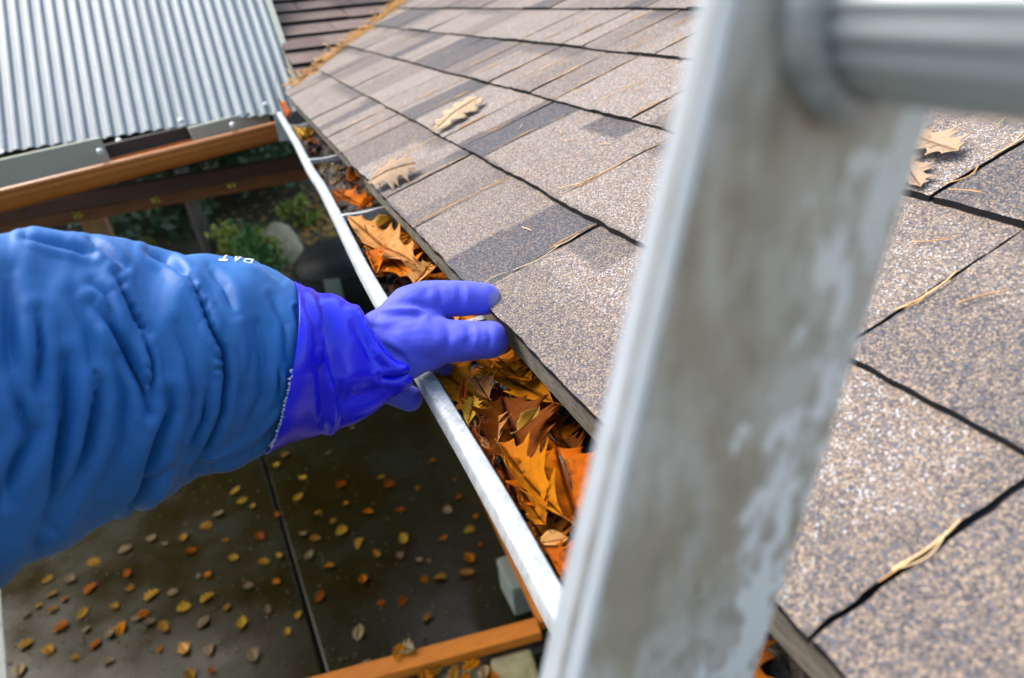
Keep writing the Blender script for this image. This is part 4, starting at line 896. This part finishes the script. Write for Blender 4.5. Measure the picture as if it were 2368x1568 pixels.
def shrub(x, y, r, mats, label, seed, n=900, size=.06, h=None, z=None):
    p = P(x,y,'z',0) if z is None else P(x,y,'z',z); p[2] = gz(p[0],p[1]); t_ = empty('shrub', (p[0],p[1],p[2]), label, 'shrub', 'shrubs beyond the patio'); h = h or r*.8
    foliage('foliage', t_, (p[0],p[1],p[2]+h), (r,r,h), n, size, mats, seed)
    b = MB()
    for q in range(5): a = q*1.3+seed; b.tube([(p[0],p[1],p[2]), (p[0]+r*.3*math.cos(a),p[1]+r*.3*math.sin(a),p[2]+h*.7), (p[0]+r*.6*math.cos(a),p[1]+r*.6*math.sin(a),p[2]+h*1.3)], [.018,.012,.005], 5)
    b.build('stems', M_BARK, t_)
shrub(575,620,.38, M_F3, 'yellow and green leafy plant between the dark trunk and the boulder', 1, 900, .06)
shrub(610,650,.36, M_F1, 'bright green low plant in front of the boulder', 2, 1000, .06)
shrub(600,590,.40, M_F1, 'green plant left of the boulder, behind the yellow-green one', 3, 800, .06)
shrub(700,520,.28, M_F3, 'yellow-green plant behind the boulder', 4, 500, .06)
shrub(350,560,1.1, M_F2, 'broad dark green shrub in the shade behind the sleeve', 5, 1800, .09)
shrub(345,590,.18, M_F3, 'small bright yellow clump of leaves above the sleeve', 6, 200, .06)
shrub(420,500,1.3, M_F1, 'loose mid green shrub left of the dark trunk', 7, 1200, .09)
shrub(560,470,1.4, M_F2, 'tall dark green shrub right of the trunk under the beam', 8, 1800, .10)
shrub(620,450,1.2, M_F1, 'fresh green shrub high up under the corner of the porch', 9, 1000, .10)
shrub(250,520,1.2, M_F2, 'dark green shrub beside the tan porch post', 10, 1500, .10)
shrub(50,540,1.2, M_F2, 'dark blue-green shrub at the far left under the beam', 11, 1500, .10)
shrub(150,500,1.6, M_F2, 'wide dark shrub under the left part of the cedar beam', 12, 1500, .11)
shrub(480,440,1.6, M_F2, 'dark shrub deep in the shade behind the trunk', 13, 1500, .12)
shrub(690,470,1.1, M_F2, 'dark green shrub beyond the far end of the gutter', 14, 1400, .09)
# small bright flecks of leaves on the far ground
b = MB()
for q in range(3400):
    x, y = (random.uniform(-7,5), random.uniform(6.9,17)) if q < 2600 else (random.gauss(.9,.5), random.gauss(9.3,.8)); z = gz(x,y)+.01; s_ = random.uniform(.03,.06); a = random.uniform(0,6.3)
    if q < 2600 and noise.noise(Vector((x*.7,y*.7,5))) < -.05: continue
    c_, s2 = math.cos(a)*s_, math.sin(a)*s_; b.add([(x-c_,y-s2,z),(x+s2*.5,y-c_*.5,z+.015),(x+c_,y+s2,z+.01),(x-s2*.5,y+c_*.5,z)], [(0,1,2,3)])
tag(b.build('leaf_litter', m_plain('far_leaf_litter', (.46,.20,.03), .7, scale=3, c2=(.30,.22,.04))), 'orange and yellow fallen leaves covering the far garden ground', 'leaf litter', kind='stuff')
def tree(x, y, r, h, label, seed, conifer=False):
    z = gz(x,y); t_ = empty('tree', (x,y,z), label, 'tree', 'trees beyond the porch'); rs = random.Random(seed); pts = [(x+rs.gauss(0,.04)*i, y+rs.gauss(0,.04)*i, z-.2+h*i/7) for i in range(8)]
    b = MB(); b.tube(pts, [r*(1.25 if i == 0 else 1-.12*i) for i in range(8)], 10)
    for q in range(9):
        f_ = rs.uniform(.35,.9); k = int(f_*7); p0 = np.array(pts[k]); a = rs.uniform(0,6.3); L = h*.22*(1.2-f_); b.tube([p0, p0+np.array([math.cos(a)*L*.5,math.sin(a)*L*.5,L*.25]), p0+np.array([math.cos(a)*L,math.sin(a)*L,L*.5])], [r*.35,r*.2,r*.06], 6)
    b.build('trunk', M_BARK, t_)
    foliage('crown', t_, (x,y,z+h*.68), (h*.24,h*.24,h*.36), 2600, .22, M_F2 if seed % 2 else M_F1, seed, .2)
pt = P(500,612,'z',0); tree(pt[0], pt[1], .09, 9, 'tree with a straight dark trunk standing nearest the patio, left of the boulder', 31)
for i, (x, y, lb) in enumerate([(-1.6,12.5,'slim tree behind the nearest trunk'),(-3.6,13.5,'tree behind the tan porch post'),(.9,13,'tree beyond the far end of the gutter'),(-6.0,12,'tree at the far left behind the porch'),(-.4,16,'tall tree deepest in the wood behind the boulder'),(3.4,15,'tree behind the wing of the house'),(-8.5,16,'leftmost tall tree of the wood'),(-4.5,18,'tall tree at the back of the wood, left'),(1.8,19,'tall tree at the back of the wood, right')]):
    tree(x, y, .13+.02*(i%3), 10+(i%4), lb, 41+i)
tsrc = [o for o in bpy.data.objects if o.name.startswith('tree') and o.type == 'EMPTY'][1:4]  # copied as unseen trees, added to block low sky light from the left
for i, (x, y, lb) in enumerate([(-7.5,8,'tree left of the porch, nearest the house'),(-8.5,5,'tree left of the patio'),(-9,2,'tree left of the patio, behind the ladder side'),(-8.5,-1.5,'tree left of the ladder'),(-9.5,-5,'tree behind the person, left'),(-11,6.5,'unseen second-row tree to the left of the patio'),(-11.5,.5,'unseen second-row tree to the left of the ladder'),(-11,10,'unseen second-row tree to the left of the porch')]):
    src = tsrc[i % 3]; r_ = src.copy(); COL.objects.link(r_); r_.location = (x, y, gz(x,y)); r_.rotation_euler = (0,0,i*1.1); tag(r_, lb, 'tree', 'trees left of the patio')
    r_.scale = (.72,.72,.66)
    for ch in src.children:
        c_ = ch.copy(); COL.objects.link(c_); c_.parent = r_
# a wooded bank closing the view
o = grid('hills', -60, 60, 22, 60, 60, lambda x, y: -.5+max(0,y-22)*.45+2.0*noise.noise(Vector((x*.15,y*.15,0))), M_SOIL)
